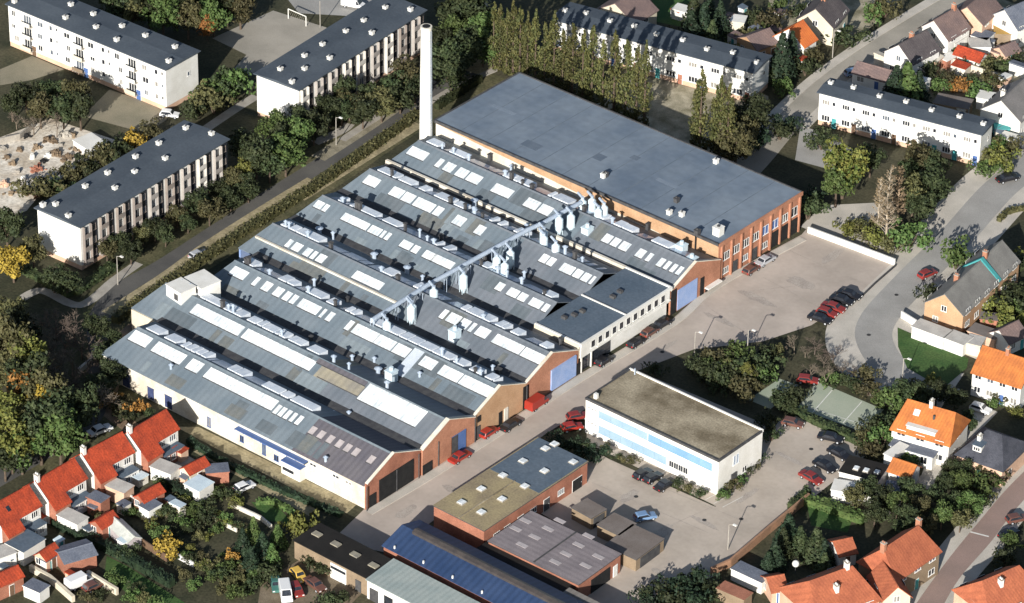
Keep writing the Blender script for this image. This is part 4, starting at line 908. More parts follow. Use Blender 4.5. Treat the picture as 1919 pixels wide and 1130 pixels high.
# blue-roofed workshop
bl = thing('workshop', 'long workshop with blue sheet roof and dark ridge glazing, cut by the bottom edge', 'workshop', (55, -71, 0))
def bp(name, mb, m, par=None): return mb.build(name, m, par or bl, (-55, 71, 0))
mb = MB(); mb.xprism([(-75.3, 0), (-75.3, 3.7), (-70.6, 5.1), (-66.6, 3.9), (-66.6, 0)], 36.4, 80); bp('wall', mb, [rbrick])
mb = MB(); mb.xprism([(-75.6, 3.68), (-70.6, 5.2), (-70.6, 5.34), (-75.6, 3.82)], 36.2, 80); mb.xprism([(-70.6, 5.2), (-66.3, 3.9), (-66.3, 4.04), (-70.6, 5.34)], 36.2, 80)
br = bp('roof', mb, [bluesheet])
mb = MB(); mb.xprism([(-71.3, 5.1), (-71.3, 5.6), (-70.6, 5.85), (-69.9, 5.6), (-69.9, 5.1)], 39.0, 80); mb.build('ridge_glazing', [mat('dark_ridge_glazing', rgb(.05, .045, .045), rgb(.075, .065, .06), .8, rough=.35)], br)
for i in range(5): mb = MB(); mb.tube((0, 0, -.3), (0, 0, .45), .16, n=8); mb.build('roof_vent', [white], br, (38.5+i*6.2, -75.0, 4.0))
# dark shed, pale shed, bottom roof
t, L = flat('black felt-roofed shed with four pale skylights among the gardens', q(1, 2, 630, 1010), q(1, 2, 750, 870), 17.0, 3.5, tanbrick, blackfelt, 'shed', 'long_shed', edge=dgrey, tilt=0)
COL.objects.unlink(t)
for c in list(t.children): 
    for d in list(c.children): bpy.data.objects.remove(d)
    bpy.data.objects.remove(c)
bpy.data.objects.remove(t)
def aligned(label, x0, x1, y0, y1, h, rise, wm, rm, lights=(), cat='shed', name='long_shed', lm=None, edge=None):
    t = thing(name, label, cat, ((x0+x1)/2, (y0+y1)/2, 0)); ox, oy = (x0+x1)/2, (y0+y1)/2
    MB().xprism([(y0, 0), (y0, h-.02), (y1, h+rise-.02), (y1, 0)], x0, x1).build('wall', wm, t, (-ox, -oy, 0))
    ro = MB().xprism([(y0-.2, h-.018), (y1+.2, h+rise-.018), (y1+.2, h+rise+.13), (y0-.2, h+.13)], x0-.2, x1+.2).build('roof', [rm], t, (-ox, -oy, 0))
    for (px, py) in lights:
        x, y = G(px, py, h+rise/2+.15); mb = MB(); mb.box(-.8, .8, -.55, .55, 0, .25); mb.build('skylight', [lm or skydim], ro, (x, y, h+.1+rise*(y-y0)/(y1-y0)))
    return t, ox, oy
t, ox, oy = aligned('black felt-roofed shed with four pale skylights among the gardens', 24.4, 40.2, -83.6, -77.4, 3.5, .0, tanbrick, blackfelt, V(1, 2, (340, 748), (445, 803), (552, 862), (655, 922)), lm=bsheet)
x, z = GY(*q(1, 2, 460, 990), -83.6); mb = MB(); mb.box(x-1.7, x+1.7, -83.72, -83.58, .05, 3.0); mb.box(x-1.6, x+1.6, -83.78, -83.721, 2.0, 2.5, 1); mb.build('sliding_door', [white, glass], t, (-ox, -oy, 0))
x, z = GY(*q(1, 2, 570, 1040), -83.6); mb = MB(); mb.box(x-.6, x+.6, -83.7, -83.58, .05, 2.2); mb.build('door', [dgrey], t, (-ox, -oy, 0))
t, ox, oy = aligned('pale green-grey roofed shed at the bottom edge with white front', 40.6, 64, -84.0, -77.6, 3.6, .5, white, greenroof)
for i in range(7): mb = MB(); mb.box(41.2+i*3.1, 43.0+i*3.1, -84.12, -83.98, .8 if i % 2 else .05, 2.4); mb.build('door' if i % 2 == 0 else 'window', [dgrey if i % 2 == 0 else glass], t, (-ox, -oy, 0))
aligned('grey-brown sheet roof at the bottom edge beyond the blue workshop', 66.5, 82, -73.5, -64.5, 3.0, .6, tanbrick, mat('grey_brown_sheet', rgb(.15, .135, .12), rgb(.19, .175, .16), .3, lines=('X', 1.1, .08)))
aligned('black roof-like strip painted as shadow between the blue workshop and the pinkish hall', 47.8, 66.2, -66.0, -63.0, 3.0, 0, rbrick, blackfelt)  # added strip, stands in for the blue workshop's cast shadow

# =================================================================== houses on the right
H = house
h1 = H('big orange-roofed house with a long white dormer facing the sport court', q(3, 2, 775, -5), q(3, 2, 1045, 72), 8.6, 4.6, 3.6, white, tile_or, 'house', None, 'house', win=3, hip=.18, chim=((.5, 0, white),))
ro = [c for c in h1.children if c.name.startswith('roof')][0]; L = fr(q(3, 2, 775, -5), q(3, 2, 1045, 72), 8.2)[3]
mb = MB(); mb.box(L*.28, L*.86, -3.9, -2.6, 4.9, 5.75); mb.box(L*.26, L*.88, -4.05, -2.5, 5.752, 5.88, 1); mb.build('dormer', [wframe, white], ro)
mb = MB(); mb.xprism([(-1.9, 6.75), (-1.1, 7.42), (-1.1, 7.55), (-1.9, 6.88)], L*.3, L*.42); mb.build('roof_window', [skyl], ro)
mb = MB(); mb.tube((L*.72, -1.6, 6.6), (L*.72, -1.6, 7.6), .22, n=8); mb.build('flue', [dgrey], ro)
mb = MB(); mb.box(L*.08, L*.95, -6.4, -4.3, 0, 2.6); mb.box(L*.05, L*.98, -6.6, -4.2, 2.602, 2.75, 1); mb.build('bay', [white, slate], h1)
for i in range(4): put('window', winmesh(1.3, 1.5, 1), h1, (L*(.18+.2*i), -6.4, .8))
H('small orange-roofed porch building in front of the big orange-roofed house', q(3, 2, 700, 325), q(3, 2, 820, 365), 3.6, 2.5, 1.3, white, tile_or, 'outbuilding', None, 'outbuilding', win=1)
H('dark hip-roofed house with pale rear window at the lower right', (1850, 806), (1878, 816), 9.6, 3.6, 3.2, pinkwall, darkslate, 'house', None, 'house', win=3, hip=.6, chim=((.3, -.4, white),), dormer=[(.35, -1, 1.6, white)])
H('russet-roofed house with a tiled cross wing beside the reddish street', q(3, 2, 640, 830), q(3, 2, 835, 700), 7.6, 4.8, 3.6, tanbrick, tile_brown, 'house', None, 'house', win=3, hip=.3, chim=((.1, 0), (.95, .1)))
H('steep russet gable wing in front of the russet house by the reddish street', q(3, 2, 640, 905), q(3, 2, 720, 1040), 4.6, 4.4, 2.2, cream, tile_brown, 'house wing', None, 'house_wing', win=1, doors=False)
H('broad russet-roofed house cut by the bottom edge, white chimney on its slope', q(3, 2, 230, 1010), q(3, 2, 440, 935), 10.5, 4.6, 3.8, pinkwall, tile_brown, 'house', None, 'house', win=3, hip=.35, chim=((.45, -.45, white), (.75, .0, white)), grow=1)
H('russet-roofed house in the bottom right corner', q(3, 2, 1190, 1010), q(3, 2, 1345, 945), 9.0, 4.4, 3.6, pinkwall, tile_brown, 'house', None, 'house', win=3, hip=.35, chim=((.4, -.3, white),), grow=2)
H('small russet roof on an outhouse behind the two russet houses', q(3, 2, 365, 790), q(3, 2, 460, 770), 4.6, 2.5, 1.2, white, tile_brown, 'outhouse', None, 'outhouse', win=1)
H('small russet outhouse roof beside the white ball lamp in the lower right gardens', q(3, 2, -5, 990), q(3, 2, 80, 975), 4.4, 2.4, 1.2, pinkwall, tile_brown, 'outhouse', None, 'outhouse', win=1)
H('orange-roofed house with white bays beyond the oval lawn', q(3, 1, 1200, 800), q(3, 1, 1470, 885), 8.0, 4.8, 3.0, white, tile_or, 'house', None, 'house', win=4, chim=((.5, 0),))
mb = MB()
lh = H('long grey-roofed house row with an orange gable end and teal dormer', q(3, 1, 985, 510), q(3, 1, 1300, 215), 7.6, 4.2, 3.0, obrick, mat('grey_green_roof', rgb(.16, .155, .145), rgb(.21, .205, .19), .3, fine=.15), 'house', None, 'house_row', win=6, oh=.25, chim=((.3, .3), (.7, 0)))
lr = [c for c in lh.children if c.name.startswith('roof')][0]; L = fr(q(3, 1, 985, 510), q(3, 1, 1300, 215), 7.2)[3]
mb = MB(); mb.xprism([(-4.0, 3.95), (0, 7.3), (3.6, 4.3), (3.6, 4.75), (0, 7.75), (-4.0, 4.4)], L*.62, L*.66); mb.build('parapet', [teal], lr)
# white low buildings between
flat('white flat-roofed outbuilding beside the lawn, nearest the curved road', q(3, 1, 800, 690), q(3, 1, 975, 755), 3.0, 2.4, white, mat('pale_flat_roof', None), 'outbuilding', 'outbuilding')
flat('white flat-roofed garage behind the lawn', q(3, 1, 980, 755), q(3, 1, 1085, 795), 3.2, 2.4, white, mat('pale_flat_roof', None), 'garage', 'garage')
flat('cream flat-roofed garage against the orange-roofed house', q(3, 1, 1095, 780), q(3, 1, 1180, 800), 3.0, 2.3, cream, mat('pale_flat_roof', None), 'garage', 'garage')
flat('brown flat-roofed shed behind the long grey-roofed row', q(3, 1, 1110, 715), q(3, 1, 1260, 765), 3.0, 2.3, pinkwall, mat('brown_grey_felt', None), 'shed', 'flat_roofed_shed')
H('dark mauve-roofed bungalow behind the oval lawn with white front', q(3, 1, 1290, 710), q(3, 1, 1390, 660), 4.6, 2.6, 1.6, white, tile_mauve, 'bungalow', None, 'bungalow', win=2)
flat('white rear annex of the long grey-roofed row', q(3, 1, 1075, 600), q(3, 1, 1165, 565), 3.0, 2.6, white, paleblue, 'annex', 'rear_annex')
flat('red-brown flat annex of the long grey-roofed row', q(3, 1, 1180, 650), q(3, 1, 1275, 660), 2.4, 2.4, rbrick, mat('brown_grey_felt', None), 'annex', 'rear_annex')
flat('white annex with slate roof at the right edge', q(3, 1, 1260, 440), q(3, 1, 1360, 390), 3.6, 2.8, white, slate, 'annex', 'rear_annex')
flat('small white shed at the right edge among dark shrubs', q(3, 1, 1230, 500), q(3, 1, 1300, 470), 2.6, 2.3, white, mat('pale_flat_roof', None), 'shed', 'flat_roofed_shed')
flat('pale blue shed beside the round bushes at the right edge', q(3, 1, 1195, 570), q(3, 1, 1230, 545), 2.4, 2.2, paleblue, paleblue, 'shed', 'flat_roofed_shed')
# dark shed by the car park
t, L = flat('black-roofed garage with three pale skylights and white walls', q(3, 2, 395, 400), q(3, 2, 610, 455), 5.2, 2.7, white, blackfelt, 'garage', 'garage', edge=white, lights=[q(3, 2, *p)+(1.0, 1.2) for p in ((490, 380), (545, 392), (605, 402))])
flat('white flat-roofed shed by the red car in the car park', q(3, 2, 350, 500), q(3, 2, 470, 520), 3.2, 2.2, white, white, 'shed', 'flat_roofed_shed')
flat('green-roofed lean-to below the black-roofed garage', q(3, 2, 495, 500), q(3, 2, 575, 520), 1.8, 2.0, white, teal, 'lean-to', 'lean_to')
flat('white wall-like annex left of the orange-roofed porch', q(3, 2, 645, 300), q(3, 2, 690, 320), 4.6, 3.0, white, white, 'annex', 'rear_annex')
flat('white garden room below the small orange-roofed porch', q(3, 2, 650, 510), q(3, 2, 740, 520), 3.2, 2.5, white, slate, 'annex', 'garden_room')
flat('grey and white greenhouse shed at the bottom, right of the dark trees', q(2, 2, 1220, 940), q(2, 2, 1390, 1020), 2.6, 2.2, white, slate, 'greenhouse', 'greenhouse')
flat('red felt shed roof at the bottom right of the yard', q(2, 2, 1140, 1050), q(2, 2, 1290, 1115), 2.4, 2.1, tanbrick, rbrick, 'shed', 'flat_roofed_shed')
flat('white shed between the small russet outhouses', q(3, 2, 20, 1060), q(3, 2, 120, 1095), 2.4, 2.0, white, mat('pale_flat_roof', None), 'shed', 'flat_roofed_shed')
# ---- top right houses
H('dark-roofed house with cream gable left of the main road', q(3, 0, 265, 50), q(3, 0, 330, -25), 7.6, 4.2, 3.2, cream, tile_dark, 'house', None, 'house', win=2, chim=((.5, 0),), grow=2)
H('orange-roofed house left of the main road behind a tall dark conifer', q(3, 0, 120, 160), q(3, 0, 190, 115), 7.0, 4.0, 2.8, white, mat('bright_orange_tiles', rgb(.60, .17, .045), rgb(.5, .13, .04), .5, lines=('Y', .55, .08)), 'house', None, 'house', win=2)
H('mauve-roofed house with white gable right of the main road near the top', q(3, 0, 925, 115), q(3, 0, 1045, 45), 7.2, 4.6, 3.0, white, tile_mauve, 'house', None, 'house', win=2, chim=((.9, 0),))
H('dark-roofed house with white gable right of the main road above the low brown-roofed shed', q(3, 0, 730, 250), q(3, 0, 880, 170), 7.0, 4.4, 2.8, white, tile_dark, 'house', None, 'house', win=2, chim=((.5, .1),))
H('low brown-roofed shed with white side wall beside the main road', q(3, 0, 500, 345), q(3, 0, 680, 395), 4.6, 2.6, 1.2, white, tile_mauve, 'shed', None, 'garden_shed', win=2)
H('pink-walled house at the top right edge with grey-brown roof', q(3, 0, 1110, 40), q(3, 0, 1190, -30), 7.0, 4.8, 2.8, pinkwall, tile_mauve, 'house', None, 'house', win=2, grow=2)
H('blue-slated house with white windows in the upper right corner', q(3, 0, 1320, 55), q(3, 0, 1440, 5), 7.4, 4.4, 2.8, white, slate, 'house', None, 'house', win=3)
H('grey-roofed house with white gable beside the white flats at the right edge', q(3, 0, 1300, 560), q(3, 0, 1440, 430), 8.4, 4.2, 3.2, white, mat('grey_tiles', rgb(.15, .145, .14), rgb(.19, .18, .175), .3, fine=.2), 'house', None, 'house', win=3, chim=((.3, .3, white),))
flat('white flat-roofed annex of the mauve-roofed house', q(3, 0, 1040, 245), q(3, 0, 1110, 205), 4.2, 2.8, white, mat('pale_flat_roof', None), 'annex', 'rear_annex')
flat('white flat-roofed annex with red tiled side near the top right', q(3, 0, 1130, 265), q(3, 0, 1240, 265), 3.8, 2.8, white, mat('pale_flat_roof', None), 'annex', 'rear_annex')
H('red-tiled lean-to house wing below the white annex near the top right', q(3, 0, 1060, 255), q(3, 0, 1200, 300), 3.2, 2.2, 1.0, white, tile_red, 'house wing', None, 'house_wing', win=1)
flat('yellow-ochre terrace roof near the upper right corner', q(3, 0, 1260, 190), q(3, 0, 1380, 195), 4.0, 2.5, tanbrick, mat('ochre_roof', rgb(.42, .27, .07), rgb(.34, .21, .07), .6), 'terrace roof', 'terrace_roof')
flat('grey-blue flat annex left of the yellow-ochre roof', q(3, 0, 1215, 225), q(3, 0, 1260, 185), 3.4, 2.8, white, slate, 'annex', 'rear_annex')
H('red-brown roofed shed at the right edge below the ochre roof', q(3, 0, 1290, 265), q(3, 0, 1370, 235), 3.4, 2.4, 1.0, pinkwall, tile_mauve, 'shed', None, 'garden_shed', win=1)
flat('brown flat-roofed garage behind the white roadside flats', q(3, 0, 920, 575), q(3, 0, 1110, 610), 4.0, 2.5, tanbrick, mat('brown_grey_felt', None), 'garage', 'garage')
flat('white shed by the white gable at the right edge', q(3, 0, 1160, 545), q(3, 0, 1245, 560), 3.0, 2.4, white, white, 'shed', 'flat_roofed_shed')
flat('teal shed between the white flats and the grey-roofed house', q(3, 0, 1265, 720), q(3, 0, 1345, 720), 3.0, 2.2, teal, teal, 'shed', 'flat_roofed_shed')
flat('white flat-roofed shed by the small road at the right edge', q(3, 0, 1285, 765), q(3, 0, 1370, 790), 2.6, 2.2, white, white, 'shed', 'flat_roofed_shed')
# ---- top middle
H('beige gabled house at the top edge above the poplar flats', q(2, 0, 575, 20), q(2, 0, 700, -60), 9.5, 5.0, 3.0, cream, tile_mauve, 'house', None, 'house', win=1, chim=((.5, 0),))
flat('white rear annex of the beige house at the top edge', q(2, 0, 690, 100), q(2, 0, 760, 60), 3.4, 2.8, white, slate, 'annex', 'rear_annex')
flat('white-walled house end at the top edge right of the chimney', q(1, 0, 1105, 30), q(1, 0, 1260, 45), 6, 6.0, cream, slate, 'house', 'house')
H('pink-cream house with pale red roof beyond the poplar flats', q(2, 0, 1310, 205), q(2, 0, 1430, 160), 6.0, 3.0, 1.6, obrick, tile_mauve, 'house', None, 'house', win=2)
flat('white flat-roofed shed in the garden above the poplar flats', q(2, 0, 890, 50), q(2, 0, 980, 75), 2.6, 2.2, white, white, 'shed', 'flat_roofed_shed')
flat('white shed beside the dark firs at the top', q(2, 0, 1215, 120), q(2, 0, 1290, 130), 3.0, 2.4, cream, white, 'shed', 'flat_roofed_shed')
flat('white flat roof at the very top edge near the playground', q(0, 0, 690, 25), q(0, 0, 780, 25), 3.4, 2.4, white, white, 'shed', 'flat_roofed_shed')
flat('white slab-roofed hut on the sandy lot', q(0, 0, 490, 835), q(0, 0, 590, 795), 4.6, 1.6, white, white, 'hut', 'site_hut')

# small stores and huts in the upper right gardens
RU = random.Random(21)
for i, (px, py) in enumerate(((1452, 62), (1462, 30), (1498, 118), (1520, 85), (1432, 110), (1415, 60), (1380, 75), (1360, 40), (1272, 22), (1392, 20), (1655, 112), (1735, 100), (1752, 118), (1778, 112), (1800, 128), (1828, 95), (1850, 88), (1872, 100), (1895, 88), (1862, 45), (1878, 22), (1790, 78), (1770, 68), (1842, 60), (1908, 130), (1730, 160), (1800, 210), (1878, 250), (1850, 160), (1880, 150))):
    x, y = G(px, py, 1.2); w, d, h = RU.uniform(1.4, 3.6), RU.uniform(1.2, 2.4), RU.uniform(1.4, 2.4); k = RU.randrange(5)
    t = thing('garden_hut', 'hut', 'garden hut', (x, y, 0), math.pi/2*RU.randrange(4)+RU.uniform(-.15, .15), 'garden huts in the upper right')
    t['label'] = 'small %s hut in the gardens by the upper main road' % ['white', 'red brick', 'pale', 'pink', 'white'][k]
    MB().box(-w/2, w/2, -d/2, d/2, 0, h).build('wall', [[white, rbrick, dwhite, pinkwall, white][k]], t)
    MB().prism([(-w/2-.1, -d/2-.1), (w/2+.1, -d/2-.1), (w/2+.1, d/2+.1), (-w/2-.1, d/2+.1)], [h+.002]*4, [h+.1, h+.1, h+.35, h+.35]).build('roof', [RU.choice([white, slate, felt, tile_mauve, dwhite, tile_red])], t)
    MB().box(-.35, .35, -d/2-.05, -d/2+.01, .02, min(1.8, h-.15)).build('door', [RU.choice([wood, white, teal])], t)

# =================================================================== cars
carpaint = {n: mat('car_paint_'+n, c, None, 1, rough=.28, spec=.6, fine=.03) for n, c in dict(red=rgb(.30, .028, .018), dark_red=rgb(.22, .03, .025), black=rgb(.014, .014, .017), white=rgb(.72, .72, .71), blue=rgb(.16, .26, .42), brown=rgb(.13, .06, .045), yellow=rgb(.62, .40, .08), silver=rgb(.42, .43, .45), green=rgb(.05, .14, .12)).items()}
rubber = mat('tyre_rubber', rgb(.015, .015, .015)); chrome = mat('lamp_glass', rgb(.7, .7, .68), rough=.2); redlamp = mat('tail_lamp', rgb(.4, .02, .02), rough=.3)
def car_meshes(kind):
    L, Wd, H_ = {'hatch': (3.8, 1.6, 1.4), 'sedan': (4.5, 1.7, 1.4), 'van': (4.7, 1.85, 2.1)}[kind]
    x = lambda f: (f-.5)*L
    if kind == 'van': prof = [(0, .45), (0, 1.95), (.04, 2.08), (.72, 2.1), (.86, 1.15), (.985, .95), (1, .45)]; cab = [(.70, 1.15), (.70, 1.9), (.74, 1.9), (.85, 1.15)]
    elif kind == 'sedan': prof = [(0, .35), (0, .85), (.18, .92), (.29, 1.36), (.33, 1.4), (.58, 1.4), (.62, 1.37), (.74, .92), (.98, .75), (1, .35)]; cab = [(.215, .93), (.30, 1.32), (.60, 1.32), (.715, .93)]
    else: prof = [(0, .35), (.005, .85), (.09, 1.32), (.14, 1.4), (.52, 1.4), (.57, 1.36), (.70, .9), (.98, .74), (1, .35)]; cab = [(.07, .92), (.14, 1.32), (.54, 1.32), (.67, .92)]
    me = bpy.data.meshes.new('body'); bm = bmesh.new()
    secs = [(-1, .90, -.0), (-.86, 1.0, 0), (.86, 1.0, 0), (1, .90, 0)]
    rows = []
    for (s, sc, dz) in secs:
        row = []
        for (f, z) in prof:
            tum = 1-.14*max(0, (z-.9))/.5 if kind != 'van' else 1-.05*max(0, z-1)
            zz = z if abs(s) < .9 else z-.05*(1 if z > .5 else -1)
            row.append(bm.verts.new((x(.5+(f-.5)*(1 if abs(s) < .9 else .985)), s*Wd/2*tum, zz)))
        rows.append(row)
    n = len(prof)
    for a, b in zip(rows, rows[1:]):
        for i in range(n): bm.faces.new((a[i], a[(i+1) % n], b[(i+1) % n], b[i]))
    bm.faces.new(rows[0][::-1]); bm.faces.new(rows[-1])
    bmesh.ops.recalc_face_normals(bm, faces=bm.faces); bm.to_mesh(me); bm.free(); me.materials.append(carpaint['red'])
    g = MB()
    tw = (1-.14*.6) if kind != 'van' else .97
    for s in (-1, 1):
        pts = [(x(f), s*(Wd/2*(1-(.14*max(0, z-.9)/.5 if kind != 'van' else .05*max(0, z-1)))+.006), z) for f, z in cab]
        g.face(pts)
    def scr(f0, z0, f1, z1, e): g.face([(x(f0)+e, -Wd*.42, z0+.01), (x(f0)+e, Wd*.42, z0+.01), (x(f1)+e, Wd*.36, z1+.01), (x(f1)+e, -Wd*.36, z1+.01)])
    if kind == 'van': scr(.85, 1.2, .735, 2.0, .02)
    elif kind == 'sedan': scr(.73, .955, .63, 1.335, .02); scr(.19, .945, .28, 1.32, -.02)
    else: scr(.69, .935, .58, 1.325, .02); scr(.012, .92, .082, 1.28, -.02)
    gm = g.mesh('windows', [glass], False)
    w = MB(); w.tube((0, -.1, 0), (0, .1, 0), .31, n=14); w.tube((0, -.105, 0), (0, -.101, 0), .18, n=10, m=1); w.tube((0, .101, 0), (0, .105, 0), .18, n=10, m=1); wm_ = w.mesh('wheel', [rubber, carpaint['silver']])
    hl_ = MB(); hl_.box(-.05, .03, -.16, .16, -.08, .08); hm = hl_.mesh('headlight', [chrome]); tl = MB(); tl.box(-.03, .05, -.14, .14, -.1, .1); tm = tl.mesh('tail_light', [redlamp])
    return dict(L=L, W=Wd, body=me, glass=gm, wheel=wm_, hl=hm, tl=tm)
CAR = {k: car_meshes(k) for k in ('hatch', 'sedan', 'van')}
def car(label, px, py, deg, colr, kind='hatch', cat='car', group=None, z=.0):
    c = CAR[kind]; x, y = G(px, py, .6)
    t = thing('van' if kind == 'van' else 'parked_car', label, 'van' if kind == 'van' else cat, (x, y, .05), math.radians(deg), group)
    b = put('body', c['body'], t)
    b.material_slots[0].link = 'OBJECT'; b.material_slots[0].material = carpaint[colr]
    put('windows', c['glass'], t)
    for sx in (-.31, .31):
        for sy in (-1, 1): put('wheel', c['wheel'], t, (sx*c['L'], sy*(c['W']/2-.1), .31))
    for sy in (-1, 1):
        put('headlight', c['hl'], t, (c['L']/2-.02, sy*c['W']*.34, .62)); put('tail_light', c['tl'], t, (-c['L']/2+.02, sy*c['W']*.36, .72))
    return t
GS = 'cars parked along the works street'
car('bright red car outside the black gateway of the second brick gable', 862, 856, 88, 'red', 'sedan', group=GS)
car('bright red car behind the dark one, by the third brick gable', 916, 810, 90, 'red', 'hatch', group=GS)
car('black car between the two red cars by the brick gables', 957, 796, 90, 'black', 'sedan', group=GS)
car('red van just left of the blue sliding door of the factory', 1006, 757, 92, 'red', 'van', group=GS)
car('red car parked at the left end of the white office', 1072, 800, 60, 'red', 'hatch', group=GS)
car('dark red car close to the left end wall of the white office', 1082, 780, 60, 'dark_red', 'hatch', group=GS)
car('black car under the white annex windows, farthest up the street', 1240, 607, 88, 'black', 'sedan', group=GS)
car('brown car under the middle of the white annex', 1218, 622, 90, 'brown', 'hatch', group=GS)
car('black car under the lower half of the white annex', 1192, 642, 90, 'black', 'hatch', group=GS)
car('dark car beside the annex entrance columns', 1132, 676, 90, 'black', 'hatch', group=GS)
car('silver car against the brick front of the big hall', 1434, 488, 88, 'silver', 'sedan', group=GS)
car('brown car beside the silver one at the hall front', 1408, 505, 90, 'brown', 'hatch', group=GS)
GY_ = 'cars in the works yard by the curved road'
car('black car nearest the curved road in the works yard row', 1592, 552, 10, 'black', 'sedan', group=GY_)
car('second black car of the works yard row, next to the red one', 1578, 562, 10, 'black', 'sedan', group=GY_)
car('dark red car between the black ones in the works yard row', 1562, 576, 10, 'dark_red', 'sedan', group=GY_)
car('second dark red car of the works yard row, closer to the street', 1550, 586, 10, 'dark_red', 'hatch', group=GY_)
car('black car at the near end of the works yard row', 1537, 597, 10, 'black', 'sedan', group=GY_)
car('red car alone beside the curved road', 1738, 513, 78, 'dark_red', 'hatch')
car('black and white car driving on the curved road at the right edge', 1888, 334, 65, 'black', 'sedan')
GL = 'cars in the car park right of the white office'
car('black car topmost in the small car park below the sport court', 1557, 820, 20, 'black', 'sedan', group=GL)
car('black car second in the small car park, beside the hedge', 1573, 850, -5, 'black', 'sedan', group=GL)
car('black car third in the small car park, above the red car', 1546, 873, -5, 'black', 'sedan', group=GL)
car('red car lowest in the small car park by the white shed', 1520, 895, -5, 'dark_red', 'sedan', group=GL)
GO = 'cars parked against the white office'
car('black car leftmost of those parked below the office windows', 1205, 888, 86, 'black', 'hatch', group=GO)
car('dark car in the middle of those parked below the office windows', 1224, 895, 86, 'black', 'hatch', group=GO)
car('black car rightmost of those parked below the office windows', 1247, 908, 86, 'black', 'sedan', group=GO)
car('pale blue car standing between two of the small garages', 1209, 968, 60, 'blue', 'hatch')
car('white car on the road by the red-roofed terrace', 187, 806, 78, 'white', 'sedan')
car('white car in the gardens beside the green hedge and fence', 458, 912, 80, 'white', 'hatch')
car('white van at the bottom of the gardens', 535, 1112, -40, 'white', 'van')
car('dark red car beside the white van in the worn yard', 556, 1105, -30, 'dark_red', 'hatch')
car('yellow car in the worn yard beside the black-roofed shed', 560, 1078, -20, 'yellow', 'hatch')
car('brown car next to the yellow one in the worn yard', 590, 1095, -10, 'brown', 'sedan')
car('pale green car at the left of the worn yard', 517, 1096, -40, 'green', 'hatch')
car('white van beside the straw-coloured fence at the lower left', 148, 1092, 80, 'white', 'van')
car('dark brown car next to the white van at the lower left', 176, 1098, 80, 'brown', 'hatch')
car('red-brown car at the corner of the sport court above the hedge', 1514, 712, 30, 'dark_red', 'hatch')
car('red-brown car half hidden by shrubs above the small car park', 1486, 793, 20, 'brown', 'hatch')
car('white car by the big orange-roofed house drive', 1838, 766, 10, 'white', 'hatch')
car('black car at the right edge by the reddish street', 1890, 1000, 80, 'black', 'hatch')
car('brown car at the right edge above the black one', 1906, 972, 60, 'brown', 'hatch')
car('white car at the corner of the upper left apartment block', 318, 214, 30, 'white', 'hatch')
car('white van behind the apartment block left of the chimney', 662, 9, 20, 'white', 'van')
car('silver car on the street below the nearest apartment block', 372, 477, 82, 'silver', 'hatch')
car('dark blue car beside the brown-roofed shed on the main road', 1600, 136, 60, 'blue', 'hatch')

# =================================================================== lamp posts, goal, poles
def lamp(label, px, py, h):
    x, y = G(px, py); t = thing('street_lamp', label, 'street lamp', (x, y, 0))
    mb = MB(); mb.tube((0, 0, 0), (0, 0, h), .10, .07, n=8); mb.build('pole', [conc], t)
    mb = MB(); mb.tube((0, 0, h), (.9, .15, h+.25), .05, n=6); mb.build('arm', [conc], t)
    mb = MB(); mb.box(.7, 1.4, 0, .36, h+.2, h+.36); mb.build('lamp_head', [white], t)
lamp('white lamp post on the edge of the works street before the shrubs', 1301, 672, 5.5)
lamp('white lamp post among the shrubs right of the works street lamp', 1400, 668, 5.5)
lamp('lamp post at the brick wall of the lower yard', 1364, 1030, 5.0)
lamp('lamp post on the left street below the nearest apartment block', 221, 534, 6)
lamp('lamp post on the left street beside the dark bushes', 630, 272, 6)
lamp('lamp post by the curved road junction', 1690, 722, 5.5)
lamp('lamp post in front of the poplars at the upper road', 1560, 108, 6)
gx = thing('goal', 'white goal frame on the grey playground', 'goal', G(557, 42)+(0,))
mb = MB(); mb.tube((-2.4, 0, 0), (-2.4, 0, 2.2), .1, n=8); mb.tube((2.4, 0, 0), (2.4, 0, 2.2), .1, n=8); mb.tube((-2.4, 0, 2.2), (2.4, 0, 2.2), .1, n=8); mb.build('frame', [white], gx)
mb = MB()
for i in range(9):
    mb.tube((-2.4+i*.6, 0, 2.2), (-2.4+i*.6, 1.0, 0), .012, n=3)
mb.build('net', [dwhite], gx)
x, y = G(600, 52); mb = MB(); mb.tube((0, 0, 0), (0, 0, 6), .08, n=6); tag(mb.build('pole', [conc], None, (x, y, 0)), 'tall pale pole at the corner of the grey playground', 'pole')
x, y = G(1490, 1076); b = thing('ball_lamp', 'white ball lamp in the lower right garden', 'lamp', (x, y, 0))
mb = MB(); mb.tube((0, 0, 0), (0, 0, 1.6), .05, n=6); mb.build('pole', [dgrey], b)
me = bpy.data.meshes.new('globe'); bm = bmesh.new(); bmesh.ops.create_uvsphere(bm, u_segments=14, v_segments=8, radius=.6); bm.to_mesh(me); bm.free(); me.materials.append(white); put('globe', me, b, (0, 0, 2.1))
MHM = MB(); MHM.tube((0, 0, 0), (0, 0, .012), .38, n=14); MHM.tube((0, 0, .0121), (0, 0, .02), .30, n=12); MHM = MHM.mesh('manhole_cover', [mat('cast_iron', rgb(.03, .03, .032), rgb(.05, .05, .05), 2)])
